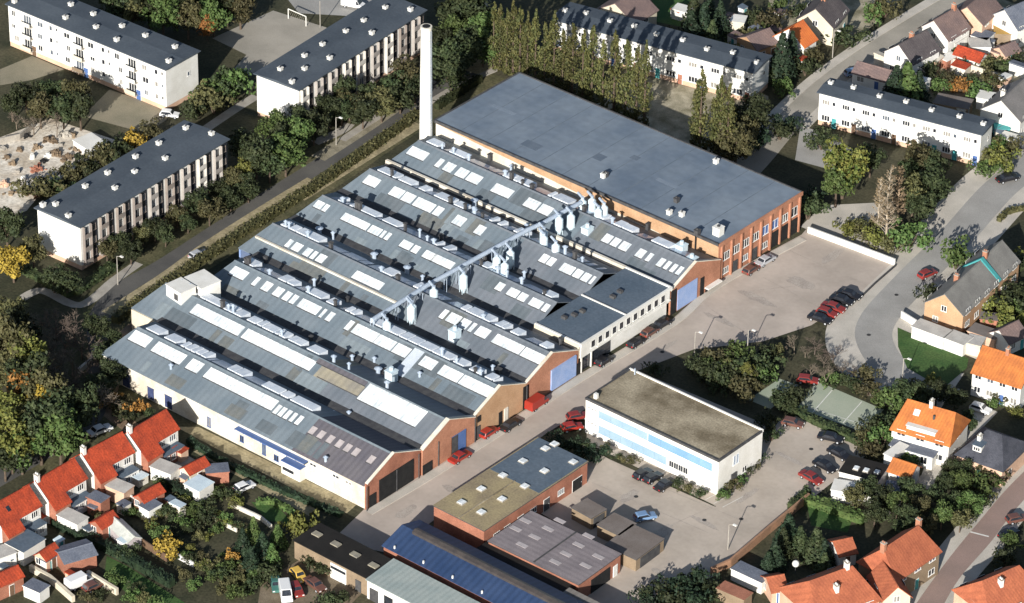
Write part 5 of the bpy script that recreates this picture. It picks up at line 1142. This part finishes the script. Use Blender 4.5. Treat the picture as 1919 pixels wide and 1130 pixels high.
for (px, py, lab) in ((1192, 931, 'dark manhole cover in the yard below the parked office cars'), (1389, 973, 'dark manhole cover at the shadow tip of the yard lamp'), (1241, 660, 'manhole cover on the works street opposite the white annex'), (1206, 1084, 'manhole cover near the bottom of the lower yard'), (1237, 1080, 'second manhole cover near the bottom of the lower yard, further right'), (1520, 842, 'manhole cover at the mouth of the small car park'), (1628, 628, 'manhole cover on the bend of the curved road'), (1680, 553, 'manhole cover on the straight of the curved road'), (1320, 975, 'manhole cover in the yard right of the pale blue car')):
    x, y = G(px, py); tag(put('manhole_cover', MHM, None, (x, y, .06)), lab, 'manhole cover', 'manhole covers')
# sandy lot: heaps, slabs
R = random.Random(3)
def heap(label, px, py, r, h, m, cat='heap', name='rubble_heap', group=None):
    x, y = G(px, py); mb = MB()
    for i in range(int(26*r)):
        d = abs(R.gauss(0, .5)); a = R.uniform(0, 6.28); s = R.uniform(.15, .42); cx, cy = r*d*math.cos(a), r*d*math.sin(a); cz = h*max(0, 1-d)*R.random()
        pts = [(cx+s*R.uniform(.6, 1.3)*math.cos(t), cy+s*R.uniform(.6, 1.3)*math.sin(t)) for t in (0, 1.3, 2.5, 3.9, 5.2)]
        mb.prism(pts, -.05, [cz+s*R.uniform(.3, 1.0) for _ in pts])
    return tag(mb.build(name, m, None, (x, y, 0)), label, cat, group)
heap('dark earth heap in the middle of the sandy lot', *q(0, 0, 310, 860), 1.8, 1.2, soil)
heap('reddish rubble heap at the lower middle of the sandy lot', *q(0, 0, 200, 945), 1.6, .7, rbrick)
heap('dark heap on the right of the sandy lot', *q(0, 0, 440, 830), 1.7, 1.0, soil)
heap('small dark heap on the left of the sandy lot', *q(0, 0, 70, 915), .9, .6, soil)
heap('orange-brown rubble heap at the top of the sandy lot', *q(0, 0, 205, 825), 1.0, .7, tanbrick)
heap('pale rubble heap at the left edge of the sandy lot', *q(0, 0, 20, 1030), 1.4, .8, pinkwall)
heap('dark earth heap by the white hut on the sandy lot', *q(0, 0, 380, 880), 1.2, .8, soil)
heap('grey block pile at the back of the sandy lot', *q(0, 0, 370, 760), 1.5, 1.1, conc)
heap('low heap at the bottom of the sandy lot', *q(0, 0, 150, 1080), 1.0, .5, soil)

for i, (zx, zy) in enumerate(((40, 880), (100, 960), (130, 1000), (60, 1080), (240, 900), (260, 780), (300, 790), (340, 810), (270, 870), (410, 760), (430, 870), (350, 900), (110, 840), (20, 830), (180, 880), (230, 1000), (150, 760), (480, 800))):
    heap('small scatter of %s rubble on the sandy lot' % ['brown', 'grey', 'white', 'tan', 'black', 'brown'][i % 6], *q(0, 0, zx, zy), R.uniform(.5, 1.1), R.uniform(.3, .7), [soil, conc, white, tanbrick, black, soil][i % 6], group='rubble scatters on the sandy lot')
# =================================================================== trees
def leafquad(mb, c, s, nrm, rg):
    a = Vector((rg.gauss(0, 1), rg.gauss(0, 1), rg.gauss(0, 1))); n = (nrm+a*.55).normalized()
    u = n.cross(Vector((rg.uniform(-1, 1), rg.uniform(-1, 1), rg.uniform(-1, 1)))).normalized(); w = n.cross(u)
    k = rg.uniform(.7, 1.25); u = u*(s*k); w = w*(s*k*rg.uniform(.6, .95))
    mb.face([c-u, c-w*.8+u*.1, c+u, c+w*.8])
def crown(kind, seed):
    rg = random.Random(seed); mb = MB(); n = 0
    if kind == 'poplar': H_, Rr, nc, per, ls = 1, .10, 46, 60, .017
    if kind == 'broad':                      # unit height 1, crown from .2 to 1
        cl = []
        for i in range(34):
            while True:
                p = Vector((rg.uniform(-1, 1), rg.uniform(-1, 1), rg.uniform(-1, 1)))
                if .25 < p.length < 1: break
            cl.append((Vector((p.x*.34, p.y*.34, .60+p.z*.32)), rg.uniform(.09, .16)))
        for c, r in cl:
            for j in range(62):
                d = Vector((rg.gauss(0, 1), rg.gauss(0, 1), rg.gauss(0, 1)+.25)).normalized()
                leafquad(mb, c+d*r*rg.uniform(.65, 1.08), .034, d, rg)
    elif kind == 'poplar':
        for i in range(44):
            z = .03+.95*i/44; r = .085*max(0, math.sin(math.pi*min(1, (z+.05)**.75)))**.7+.012; a = rg.uniform(0, 6.28)
            c = Vector((math.cos(a)*r*.7, math.sin(a)*r*.7, z)); rr_ = r*.75
            for j in range(34):
                d = Vector((rg.gauss(0, 1), rg.gauss(0, 1), rg.gauss(0, 1.6))).normalized()
                leafquad(mb, c+Vector((d.x*rr_, d.y*rr_, d.z*.05))*rg.uniform(.5, 1.1), .0175, d, rg)
    elif kind == 'conifer':
        for i in range(26):
            z = .08+.9*i/26; r = .24*(1-z)+.015
            for j in range(int(16+50*(1-z))):
                a = rg.uniform(0, 6.28); k = rg.uniform(.6, 1.1); d = Vector((math.cos(a), math.sin(a), -.15))
                leafquad(mb, Vector((d.x*r*k, d.y*r*k, z+rg.uniform(-.03, .02)-.03*k)), .03, d+Vector((0, 0, .5)), rg)
    elif kind == 'bush':
        for i in range(15):
            p = Vector((rg.gauss(0, .42), rg.gauss(0, .42), rg.uniform(.25, .72))); r = rg.uniform(.2, .32)
            for j in range(44):
                d = Vector((rg.gauss(0, 1), rg.gauss(0, 1), rg.gauss(0, 1)+.3)).normalized()
                v = p+d*r*rg.uniform(.7, 1.1)
                if v.z > .02: leafquad(mb, v, .085, d, rg)
    return mb
def bare(seed, leafy=0):
    rg = random.Random(seed); mb = MB(); lv = MB()
    def grow(p, d, l, r, dep):
        e = p+d*l
        mb.tube(p, e, r, r*.65, n=4 if dep > 1 else 3, caps=False)
        if dep == 0:
            if leafy and rg.random() < .5: leafquad(mb, e, .022, d, rg)
            return
        for k in range(rg.choice([3, 3, 4]) if dep > 1 else 5):
            a = Vector((rg.gauss(0, 1), rg.gauss(0, 1), rg.gauss(0, .8)+.35)).normalized()
            grow(p+d*l*rg.uniform(.55, 1), (d*.75+a*.75).normalized(), l*rg.uniform(.6, .85), max(r*.55, .0035), dep-1)
    grow(Vector((0, 0, 0)), Vector((rg.uniform(-.1, .1), rg.uniform(-.1, .1), 1)).normalized(), .30, .020, 4)
    return mb
CM = {}
def crown_mesh(kind, m, i):
    key = (kind, m.name, i)
    if key not in CM:
        base = (kind, i)
        if base not in CM: CM[base] = (bare(100+i) if kind == 'bare' else crown(kind, 50+i))
        CM[key] = CM[base].mesh('twigs' if kind == 'bare' else 'crown', [m], kind == 'bare')
    return CM[key]
TM = {}
def trunk_mesh(kind):
    if kind not in TM:
        mb = MB()
        if kind in ('poplar', 'conifer'): mb.tube((0, 0, -.02), (0, 0, .9), .016, .004, n=6)
        elif kind == 'broad':
            mb.tube((0, 0, -.02), (0, 0, .35), .028, .02, n=7)
            for a in range(5):
                t = a*1.26; mb.tube((0, 0, .30), (.17*math.cos(t), .17*math.sin(t), .62), .014, .006, n=5)
            mb.tube((0, 0, .34), (0, 0, .8), .014, .005, n=5)
        else: 
            for a in range(4): t = a*1.6; mb.tube((0, 0, -.05), (.25*math.cos(t), .25*math.sin(t), .55), .05, .02, n=5)
        TM[kind] = mb.mesh('trunk', [bark])
    return TM[kind]
TR = random.Random(11)
lf_big = leaf('yellowing_green_leaves', rgb(.065, .105, .025), rgb(.18, .17, .04), .2)
def tree(label, px, py, h, kind='broad', m=None, wd=1.0, group=None, name=None, cat=None, cz=.55, xy=None):
    m = m or lf_dark
    x, y = xy or G(px, py, h*cz)
    nm = name or {'broad': 'tree', 'poplar': 'poplar_tree', 'conifer': 'conifer_tree', 'bush': 'shrub', 'bare': 'bare_tree'}[kind]
    t = thing(nm, label, cat or {'bush': 'shrub'}.get(kind, 'tree'), (x, y, 0), TR.uniform(0, 6.28), group)
    if kind == 'bush': h2 = h*1.05; w2 = h*wd
    else: h2 = h; w2 = h*wd
    cr = put('twigs' if kind == 'bare' else 'crown', crown_mesh(kind, m, TR.randrange(3)), t); cr.scale = (w2, w2*TR.uniform(.9, 1.1), h2)
    if kind != 'bare':
        tk = put('trunk', trunk_mesh(kind), t); tk.scale = (w2 if kind == 'bush' else h, w2 if kind == 'bush' else h, h2)
    return t
# poplars behind the hall: tops in the photo on one line
PT = [(926, 10), (938, 14), (951, 22), (963, 8), (976, 20), (990, 30), (1005, 26), (1022, 48), (1040, 30), (1056, 62), (1075, 52), (1094, 64), (1112, 56), (1132, 82), (1154, 68), (1176, 84), (1196, 94), (1212, 86)]
for i, (px, py) in enumerate(PT):
    y = 63+TR.uniform(-.8, .8); x, z = GY(px, py, y); z = min(max(z, 13), 21)*1.06
    tree('tall yellow-green poplar, %s from the left in the long row behind the hall' % ORD[i], 0, 0, z, 'poplar', lf_pop, TR.uniform(.66, .92), 'poplars behind the hall', xy=(x, y))
for i, (px, py) in enumerate(((1308, 150), (1317, 130), (1345, 160), (1354, 140), (1368, 158))):
    y = 64+TR.uniform(-.8, .8); x, z = GY(px, py, y)
    tree('tall poplar, %s of the five standing apart at the right of the row' % ORD[i], 0, 0, min(z, 19), 'poplar', lf_pop, TR.uniform(.7, .9), 'poplars behind the hall', xy=(x, y))
def many(fmt, pts, h, kind='broad', ms=(lf_dark,), wd=1.0, group=None, dh=.2, **k):
    for i, p in enumerate(pts):
        hh = (p[2] if len(p) > 2 else h)*TR.uniform(1-dh, 1+dh)
        tree(fmt % ORD[i] if '%s' in fmt else fmt, p[0], p[1], hh, kind, ms[i % len(ms)], wd*TR.uniform(.85, 1.15), group, **k)
many('dark tree before the upper left apartment block, %s from the left', [(22, 195), (48, 178), (75, 205), (97, 172), (118, 205), (142, 178), (150, 205)], 8, ms=(lf_dark, lf_dark, lf_olive), group='trees before the upper left block')
many('bare brown tree before the upper left apartment block, %s from the left', [(30, 215), (62, 222), (105, 225), (130, 190)], 7, 'bare', (twig,), 1.1, 'bare trees before the upper left block')
many('dark tree at the top edge behind the upper left block, %s from the left', [(215, 5), (248, 22), (278, 8), (305, 28), (330, 8), (352, 30), (378, 12), (400, 30), (425, 8), (450, 14)], 9, ms=(lf_dark, lf_olive, lf_dark, lf_green), group='trees at the top left edge')
tree('orange-brown autumn tree near the playground', 388, 48, 6, 'broad', lf_or)
many('green bush right of the upper left block, %s from the left', [(362, 205), (385, 180), (405, 170), (425, 158), (400, 195), (440, 150)], 4.2, 'bush', (lf_dark, lf_olive, lf_green), 1.0, 'bushes right of the upper left block')
tree('yellow bush at the end of the parking lot by the nearest block', 250, 262, 3.6, 'bush', lf_yel)
tree('olive bush beside the yellow bush at the parking lot', 282, 245, 3.2, 'bush', lf_olive)
many('olive bush along the back of the nearest apartment block, %s from the left', [(72, 352), (100, 345), (130, 322), (160, 312), (190, 292), (218, 282)], 3.4, 'bush', (lf_olive, lf_dark), 1.0, 'bushes behind the nearest block')
tree('bright yellow tree beside the blank end wall of the nearest block', 24, 490, 8, 'broad', lf_yel, 1.1)
tree('brown-green tree between the yellow tree and the blank end wall', 62, 468, 7, 'broad', lf_olive, 1.0)
tree('dark tree at the left edge below the sandy lot', 12, 425, 8, 'broad', lf_dark, 1.1)
many('dark shrub at the foot of the nearest apartment block, %s from the left', [(100, 520), (125, 530), (200, 468), (225, 455), (245, 470), (268, 440), (290, 428), (310, 440), (332, 405), (352, 418), (372, 380), (392, 395), (410, 355), (432, 372), (445, 340), (465, 352)], 5, 'broad', (lf_dark, lf_dark, lf_olive), 1.15, 'small trees before the nearest block')
tree('yellow-green young tree before the right end of the nearest block', 455, 322, 6.5, 'broad', lf_gy, .9)
many('dark tree between the two balcony blocks, %s from the left', [(455, 270), (480, 300), (512, 240), (532, 262), (555, 225), (560, 255), (588, 238), (505, 300), (535, 290)], 8, ms=(lf_dark, lf_dark, lf_green), wd=1.15, group='trees between the balcony blocks')
many('dark tree before the balconies of the block by the chimney, %s from the left', [(618, 205), (640, 205), (655, 195), (680, 210), (695, 178), (715, 195), (735, 165), (750, 180), (765, 142), (778, 160), (640, 170)], 7.5, ms=(lf_dark, lf_dark, lf_olive), wd=1.15, group='trees before the block by the chimney')
many('dark tree right of the tall chimney, %s from the left', [(822, 75), (838, 110), (850, 60), (865, 100), (885, 85), (905, 95), (890, 22), (860, 18), (915, 60), (845, 135)], 8, ms=(lf_dark, lf_dark, lf_green), wd=1.15, group='trees right of the chimney')
# the wood in the lower left
many('olive tree at the left edge of the lower left wood, %s from the top', [(18, 596), (40, 622), (12, 650), (48, 668), (18, 700), (58, 715), (85, 745), (20, 830), (55, 800)], 11, ms=(lf_olive, lf_dark, lf_olive, lf_gy), wd=.95, group='olive trees in the left wood')
many('dark leafy tree low in the left wood near the white car, %s from the left', [(75, 815), (98, 790), (112, 815), (130, 775), (150, 765), (40, 845), (8, 860)], 10, ms=(lf_dark, lf_dark, lf_green), wd=1.0, group='dark trees low in the left wood')
many('grey-brown bare tree in the left wood, %s from the top', [(72, 592), (105, 600), (140, 598), (62, 625), (90, 632), (120, 628), (152, 630), (75, 662), (105, 665), (135, 668), (165, 672), (95, 700), (125, 705), (155, 712), (110, 740), (140, 745), (178, 745)], 8, 'bare', (twig,), 1.3, 'bare trees in the left wood')
tree('orange autumn tree in the left wood near the factory end', 50, 732, 10, 'broad', lf_or, .9)
tree('yellow-orange autumn tree next to the orange one in the left wood', 74, 764, 9, 'broad', lf_yel, .8)
tree('yellow-green tree at the left edge in the left wood', 12, 775, 10, 'broad', lf_gy, 1.0)
many('dark tree over the street at the left end of the factory, %s from the left', [(180, 612), (208, 640), (196, 668), (212, 700), (190, 725)], 5.5, ms=(lf_dark,), wd=1.2, group='dark trees at the left end of the factory')
many('brown bush by the end wall of the factory, %s from the left', [(205, 745), (222, 762), (240, 780), (258, 765), (232, 748), (275, 772)], 2.2, 'bush', (lf_or, lf_olive, lf_dark), 1.0, 'bushes by the factory end wall')
RG = random.Random(31)
GP = []
for (ax, ay, bx, by, n) in ((300, 905, 420, 985, 9), (262, 925, 390, 1010, 10), (225, 945, 360, 1030, 10), (330, 1030, 470, 1120, 12), (380, 950, 470, 1000, 8), (400, 915, 455, 945, 5), (420, 1040, 500, 1090, 8), (180, 960, 260, 1010, 7)):
    for i in range(n):
        f = (i+RG.random())/n; GP.append((ax+(bx-ax)*f+RG.uniform(-5, 5), ay+(by-ay)*f+RG.uniform(-5, 5), RG.uniform(.7, 1.7)))
many('low garden plant in the beds between the lower left back gardens', GP, 1, 'bush', (lf_green, lf_dark, lf_olive, lf_gy, lf_green), 1.1, 'plants in the garden beds', name='garden_plant', cat='plant')
# hedges as leafy boxes
def hedge(label, pts, w, h, m, dens=22):
    g = [Vector(G(*p)+(0,)) for p in pts]; rg = random.Random(int(pts[0][0])); mb = MB(); o = g[0]
    for a, b in zip(g, g[1:]):
        d = b-a; l = d.length; u = d/l; n = Vector((-u.y, u.x, 0))
        c = [a-o+n*w*.36, b-o+n*w*.36, b-o-n*w*.36, a-o-n*w*.36]; mb.prism([(v.x, v.y) for v in c], 0, h*.82)
        for i in range(int(l*dens)):
            t = rg.random(); f = rg.random()
            if f < .5: p = a+d*t+n*rg.uniform(-.5, .5)*w+Vector((0, 0, h*rg.uniform(.88, 1.05))); nr = Vector((0, 0, 1))
            else: s = rg.choice((-1, 1)); p = a+d*t+n*s*w*rg.uniform(.42, .56)+Vector((0, 0, h*rg.random())); nr = n*s
            leafquad(mb, p-o, .26, nr, rg)
    me = mb.mesh('hedge', [m], False); t = put('hedge', me, None, (o.x, o.y, 0)); return tag(t, label, 'hedge')
hedge('long dark hedge between the left street and the factory', [(215, 606), (256, 576), (362, 503), (442, 449), (587, 357), (690, 286), (784, 218)], 1.9, 1.7, lf_olive, 26)
hedge('short dark hedge beside the upper left corner of the hall roof', [(818, 205), (860, 178), (900, 152)], 1.6, 1.6, lf_dark)
hedge('low clipped hedge at the foot of the blank end wall', [(42, 508), (90, 532), (132, 556)], 2.2, 1.2, lf_dark)
hedge('low clipped hedge along the balcony side of the nearest block', [(138, 552), (180, 525), (215, 502)], 2.4, 1.2, lf_dark)
hedge('tall dark hedge between the factory and the back gardens', [(352, 828), (385, 850), (415, 868), (480, 900), (540, 928), (598, 952), (640, 968)], 1.2, 1.0, lf_con, 26)
hedge('dark hedge behind the third garden at the lower left', V(0, 2, (300, 690), (440, 765), (600, 840), (800, 950), (960, 1040)), 1.8, 1.6, lf_con)
hedge('dark hedge between the first and second gardens', V(0, 2, (820, 400), (930, 470), (1060, 560)), 1.6, 1.6, lf_con)
hedge('hedge curving round the small green garden by the factory path', V(1, 2, (0, 580), (90, 575), (180, 620), (220, 670)), 1.0, 1.0, lf_green)
hedge('dark hedge along the sport court and car park', [(1470, 765), (1540, 800), (1620, 838)], 1.6, 1.4, lf_dark)
hedge('clipped hedge below the lower right lawn', [(1502, 940), (1560, 958), (1620, 980)], 2.4, 1.6, lf_green)
hedge('short curved hedge at the right edge beside the curved road', [(1872, 416), (1885, 402), (1905, 396), (1930, 392)], 1.0, 1.0, lf_olive)
hedge('dark hedge behind the upper right gardens', V(3, 0, (980, 300), (1120, 350), (1280, 390), (1420, 400)), 1.8, 1.8, lf_dark)
hedge('hedge at the back of the lower yard', [(1515, 925), (1480, 955)], 1.4, 1.5, lf_dark)
# right half
tree('tall dark conifer left of the main road by the orange roof', 1466, 98, 11, 'conifer', lf_con, 1.25)
tree('second dark conifer beside the tall one by the orange roof', 1484, 88, 9, 'conifer', lf_con, 1.1)
tree('round clipped dark bush on the corner of the main road', 1585, 68, 3.2, 'bush', lf_dark, 1.3)
many('dark fir at the top edge above the poplar flats, %s from the left', [(1295, 52), (1318, 40), (1335, 62), (1350, 30), (1330, 15), (1300, 20)], 9, 'conifer', (lf_con, lf_con, lf_dark), 1.3, 'firs above the poplar flats')
tree('pale green tree left of the firs above the poplar flats', 1306, 62, 5, 'broad', lf_gy, 1.0)
many('dark fir behind the white roadside flats, %s from the left', [(1680, 152), (1700, 148), (1722, 155)], 8, 'conifer', (lf_con, lf_green), 1.5, 'firs behind the roadside flats')
many('garden bush behind the roadside flats, %s from the left', [(1745, 140), (1762, 158), (1782, 148), (1800, 160), (1822, 150), (1838, 168), (1858, 150), (1700, 120), (1733, 122)], 3, 'bush', (lf_dark, lf_green, lf_olive, lf_or), 1.0, 'bushes behind the roadside flats')
tree('big green and yellow tree at the corner of the roadside flats', 1582, 312, 12.5, 'broad', lf_big, 1.0)
tree('green tree filling the foot of the big yellow-green tree', 1568, 345, 9, 'broad', lf_green, 1.0)
def spindly(label, px, py, h, seed, m, lm):
    rg = random.Random(seed); x, y = G(px, py); t = thing('bare_tree', label, 'tree', (x, y, 0))
    tk = MB(); lv = MB(); p = Vector((0, 0, -.1)); stem = [p]
    for i in range(9): p = p+Vector((rg.uniform(-.18, .18), rg.uniform(-.18, .18), h/9)); stem.append(p)
    for i in range(9): tk.tube(stem[i], stem[i+1], .26*(1-i/9.5), .26*(1-(i+1)/9.5), n=6, caps=False)
    for i in range(95):
        f = rg.uniform(.16, .98); k = int(f*9); b0 = stem[k].lerp(stem[min(k+1, 9)], f*9-k); a = rg.uniform(0, 6.28); l = (1.12-f)*h*.12*rg.uniform(.6, 1.2)+.5
        d = Vector((math.cos(a), math.sin(a), rg.uniform(.5, 1.3))).normalized(); e = b0+d*l; tk.tube(b0, e, .055, .02, n=3, caps=False)
        for j in range(6):
            d2 = (d+Vector((rg.gauss(0, .6), rg.gauss(0, .6), rg.gauss(0, .5)))).normalized(); s0 = b0.lerp(e, rg.uniform(.35, 1)); e2 = s0+d2*l*rg.uniform(.25, .5); tk.tube(s0, e2, .022, .01, n=3, caps=False)
            for q_ in range(3): leafquad(lv, s0.lerp(e2, rg.random()), .13, d2, rg)
    tk.build('trunk', [m], t, fix=False); lv.build('crown', [lm], t, fix=False)
lf_tan = leaf('sparse_tan_leaves', rgb(.13, .095, .055), rgb(.20, .145, .08), .2); birch = mat('pale_bark', rgb(.42, .36, .28), rgb(.30, .25, .19), 1.5)
spindly('tall pale bare tree standing before the roadside flats', 1660, 462, 17.5, 3, birch, lf_tan)
spindly('second thin bare tree left of the tall pale one', 1640, 440, 12, 5, birch, lf_tan)
spindly('third thin bare tree right of the tall pale one', 1682, 425, 13, 9, twig2, lf_tan)
many('dark tree before the right half of the roadside flats, %s from the left', [(1632, 300), (1705, 320), (1722, 300), (1738, 325), (1748, 350), (1712, 365), (1726, 388), (1752, 308)], 7.5, ms=(lf_dark, lf_dark, lf_olive), wd=1.1, group='dark trees before the roadside flats')
many('autumn shrub on the green corner behind the white wall, %s from the left', [(1592, 428), (1608, 420), (1625, 438), (1642, 445), (1640, 418), (1665, 455)], 2.8, 'bush', (lf_gy, lf_olive, lf_olive), 1.0, 'shrubs behind the white wall')
tree('large round green bush on the green corner by the curved road', 1706, 440, 4.8, 'bush', lf_green, 1.0)
many('dark bush on the shaded forecourt behind the hall, %s from the left', [(1462, 245), (1478, 232), (1515, 388), (1525, 372), (1540, 262), (1422, 262)], 4, 'bush', (lf_dark, lf_con), 1.0, 'bushes behind the hall')
many('dark tree at the right end of the poplar row, %s from the left', [(1385, 225), (1398, 250), (1412, 215), (1380, 270)], 8, ms=(lf_dark, lf_olive), wd=1.0, group='dark trees right of the poplars')
many('leafy shrub by the right end of the roadside flats, %s from the left', [(1845, 315), (1862, 295), (1880, 300), (1868, 270), (1895, 270), (1850, 285)], 3.2, 'bush', (lf_green, lf_olive, lf_gy), 1.0, 'shrubs right of the roadside flats')
tree('round green bush beside the curved road', 1793, 480, 5.0, 'bush', lf_green, .85)
tree('dark bush below the round green one by the curved road', 1745, 548, 3.5, 'bush', lf_dark, .9)
many('dark shrub on the island beside the works street, %s from the left', [(1312, 684), (1330, 694), (1338, 672), (1352, 688), (1366, 668), (1372, 705), (1388, 690), (1385, 662), (1415, 705), (1422, 682), (1400, 726), (1430, 700), (1350, 712)], 3.4, 'bush', (lf_dark, lf_dark, lf_olive, lf_green), 1.0, 'shrubs on the island by the works street')
tree('yellow-green young tree in the middle of the dark island shrubs', 1403, 698, 4.5, 'broad', lf_gy, .9)
many('bare brown shrub beside the yard and the curved road, %s from the left', [(1490, 640), (1510, 652), (1528, 640), (1545, 668), (1562, 655), (1580, 682), (1600, 690), (1520, 690), (1548, 700)], 4.2, 'bare', (twig,), 1.3, 'bare shrubs by the curved road')
many('dark shrub between the sport courts and the curved road, %s from the left', [(1440, 660), (1458, 655), (1560, 708), (1582, 712), (1605, 722), (1628, 728), (1650, 742), (1672, 738), (1690, 748), (1622, 700)], 2.6, 'bush', (lf_dark, lf_olive, lf_green, lf_dark), 1.0, 'shrubs above the sport courts')
many('dark shrub between the two sport courts, %s from the left', [(1462, 752), (1476, 742), (1490, 738), (1482, 758)], 2.4, 'bush', (lf_dark,), 1.0, 'shrubs between the sport courts')
many('shrub right of the sport courts, %s from the left', [(1620, 815), (1640, 795), (1655, 815), (1632, 840), (1665, 790), (1680, 745)], 3.2, 'bush', (lf_olive, lf_dark, lf_green), 1.0, 'shrubs right of the sport courts')
many('dark tree behind the white office, %s from the left', [(1225, 690), (1438, 790), (1446, 815)], 2.6, 'bush', (lf_dark,), 1.0, 'shrubs behind the white office')
many('low shrub at the right end wall of the white office, %s from the left', [(1372, 908), (1388, 898), (1402, 880), (1412, 868), (1355, 925), (1426, 858)], 1.5, 'bush', (lf_olive, lf_green, lf_dark), 1.0, 'shrubs at the office end wall')
many('low dark shrub along the front of the white office, %s from the left', [(1112, 838), (1135, 842), (1160, 855), (1180, 862), (1270, 905), (1290, 914), (1312, 925)], 1.3, 'bush', (lf_dark, lf_olive), 1.1, 'shrubs along the office front')
many('dark shrub between the mossy workshop and the white office, %s from the left', [(1045, 828), (1062, 838), (1080, 835), (1100, 840), (1110, 850)], 2.2, 'bush', (lf_con, lf_dark), 1.0, 'shrubs by the mossy workshop')
many('dark garden tree in the lower right gardens, %s from the left', [(1655, 930), (1682, 945), (1705, 915), (1725, 950), (1745, 930), (1765, 965), (1785, 940), (1800, 975), (1770, 905), (1818, 945), (1695, 975), (1740, 985), (1640, 960), (1800, 900), (1625, 915), (1600, 930)], 5, 'broad', (lf_dark, lf_green, lf_dark, lf_olive), 1.15, 'trees in the lower right gardens')
many('dark conifer in the garden below the lower yard, %s from the left', [(1452, 1035), (1468, 1010), (1440, 1052), (1500, 1005), (1545, 1030), (1530, 1015), (1478, 985), (1545, 1055)], 6, 'conifer', (lf_con, lf_dark), 1.5, 'conifers below the yard')
many('dark bush at the bottom of the lower yard, %s from the left', [(1215, 1122), (1238, 1108), (1262, 1098), (1288, 1092), (1310, 1085), (1330, 1105), (1300, 1120), (1260, 1128)], 3.0, 'bush', (lf_con, lf_dark), 1.1, 'bushes at the bottom of the yard')
many('shrub by the house at the bottom right, %s from the left', [(1850, 905), (1838, 930), (1825, 950), (1700, 860), (1860, 885), (1885, 1045), (1895, 1010)], 3.0, 'bush', (lf_green, lf_olive, lf_dark), 1.0, 'shrubs by the reddish street')
many('bright shrub at the oval lawn and orange-roofed house, %s from the left', [(1745, 712), (1862, 755), (1885, 745), (1905, 770), (1880, 720), (1700, 720), (1725, 735)], 2.0, 'bush', (lf_gy, lf_green, lf_olive), 1.0, 'shrubs by the oval lawn')
many('bush at the right edge behind the long grey-roofed row, %s from the left', [(1862, 570), (1885, 560), (1905, 580), (1890, 600), (1910, 545), (1900, 620), (1875, 480), (1905, 500)], 3.6, 'bush', (lf_gy, lf_dark, lf_green), 1.0, 'bushes at the right edge')
many('dark tree in the shade around the big orange-roofed house, %s from the left', [(1700, 735), (1722, 740), (1755, 738), (1790, 745), (1815, 790), (1805, 880), (1780, 880)], 4.5, 'broad', (lf_dark,), 1.2, 'trees around the big orange-roofed house')
many('garden bush left of the main road, %s from the top', [(1460, 10), (1445, 40), (1500, 20), (1432, 70), (1520, 100), (1510, 125), (1640, 20), (1660, 15), (1450, 140), (1470, 160)], 3.2, 'bush', (lf_green, lf_olive, lf_dark), 1.0, 'bushes left of the main road')
many('garden bush in the upper right gardens, %s from the left', [(1760, 90), (1790, 98), (1815, 110), (1850, 118), (1885, 120), (1905, 110), (1730, 70), (1870, 70)], 2.4, 'bush', (lf_olive, lf_green, lf_dark), 1.0, 'bushes in the upper right gardens')
many('pale garden shrub above the poplar flats, %s from the left', [(1240, 60), (1265, 70), (1390, 40), (1400, 65), (1365, 95), (1415, 30), (1380, 110)], 2.6, 'bush', (lf_olive, lf_gy, lf_dark), 1.0, 'shrubs above the poplar flats')
# back gardens at the lower left
tree('yellow-green bush at the left end of the black-roofed shed', 560, 982, 4.6, 'bush', lf_gy, .8)
tree('small orange autumn tree in the middle of the gardens', 316, 1024, 3.2, 'bush', lf_yel, .9)
tree('tiny orange bush right of the orange tree in the gardens', 434, 1042, 1.8, 'bush', lf_or, 1.0)
many('dark conifer in the gardens left of the black-roofed shed, %s from the left', [(455, 1010), (475, 990), (492, 1018), (510, 1035), (470, 1045), (520, 1000)], 5.5, 'conifer', (lf_con, lf_green), 1.5, 'conifers left of the black-roofed shed')
many('small dark shrub in the back gardens, %s counted from the left', [(350, 985), (365, 960), (340, 940), (385, 975), (405, 990), (395, 1060), (415, 1075), (430, 1060), (448, 1085), (470, 1095), (440, 1110), (415, 1105), (320, 960), (295, 955), (375, 1040)], 1.8, 'bush', (lf_dark, lf_green, lf_olive), 1.0, 'shrubs in the back gardens')
many('low dark shrub beside the lawn strip at the bottom left, %s counted from the left', [(245, 1118), (255, 1100), (270, 1122), (215, 1085), (188, 1115), (165, 1120), (290, 1128), (240, 1035), (345, 1075), (365, 1095)], 1.8, 'bush', (lf_green, lf_dark, lf_olive), 1.0, 'shrubs by the lawn strip')
many('dark shrub below the black-roofed shed at the bottom, %s from the left', [(600, 1065), (615, 1040), (585, 1050), (640, 1120), (615, 1125), (500, 1070)], 2.2, 'bush', (lf_dark,), 1.0, 'shrubs below the black-roofed shed')

for o_ in SC.objects:
    if 'label' in o_ and not 4 <= len(o_['label'].split()) <= 16: print('LABEL', len(o_['label'].split()), o_['label'])
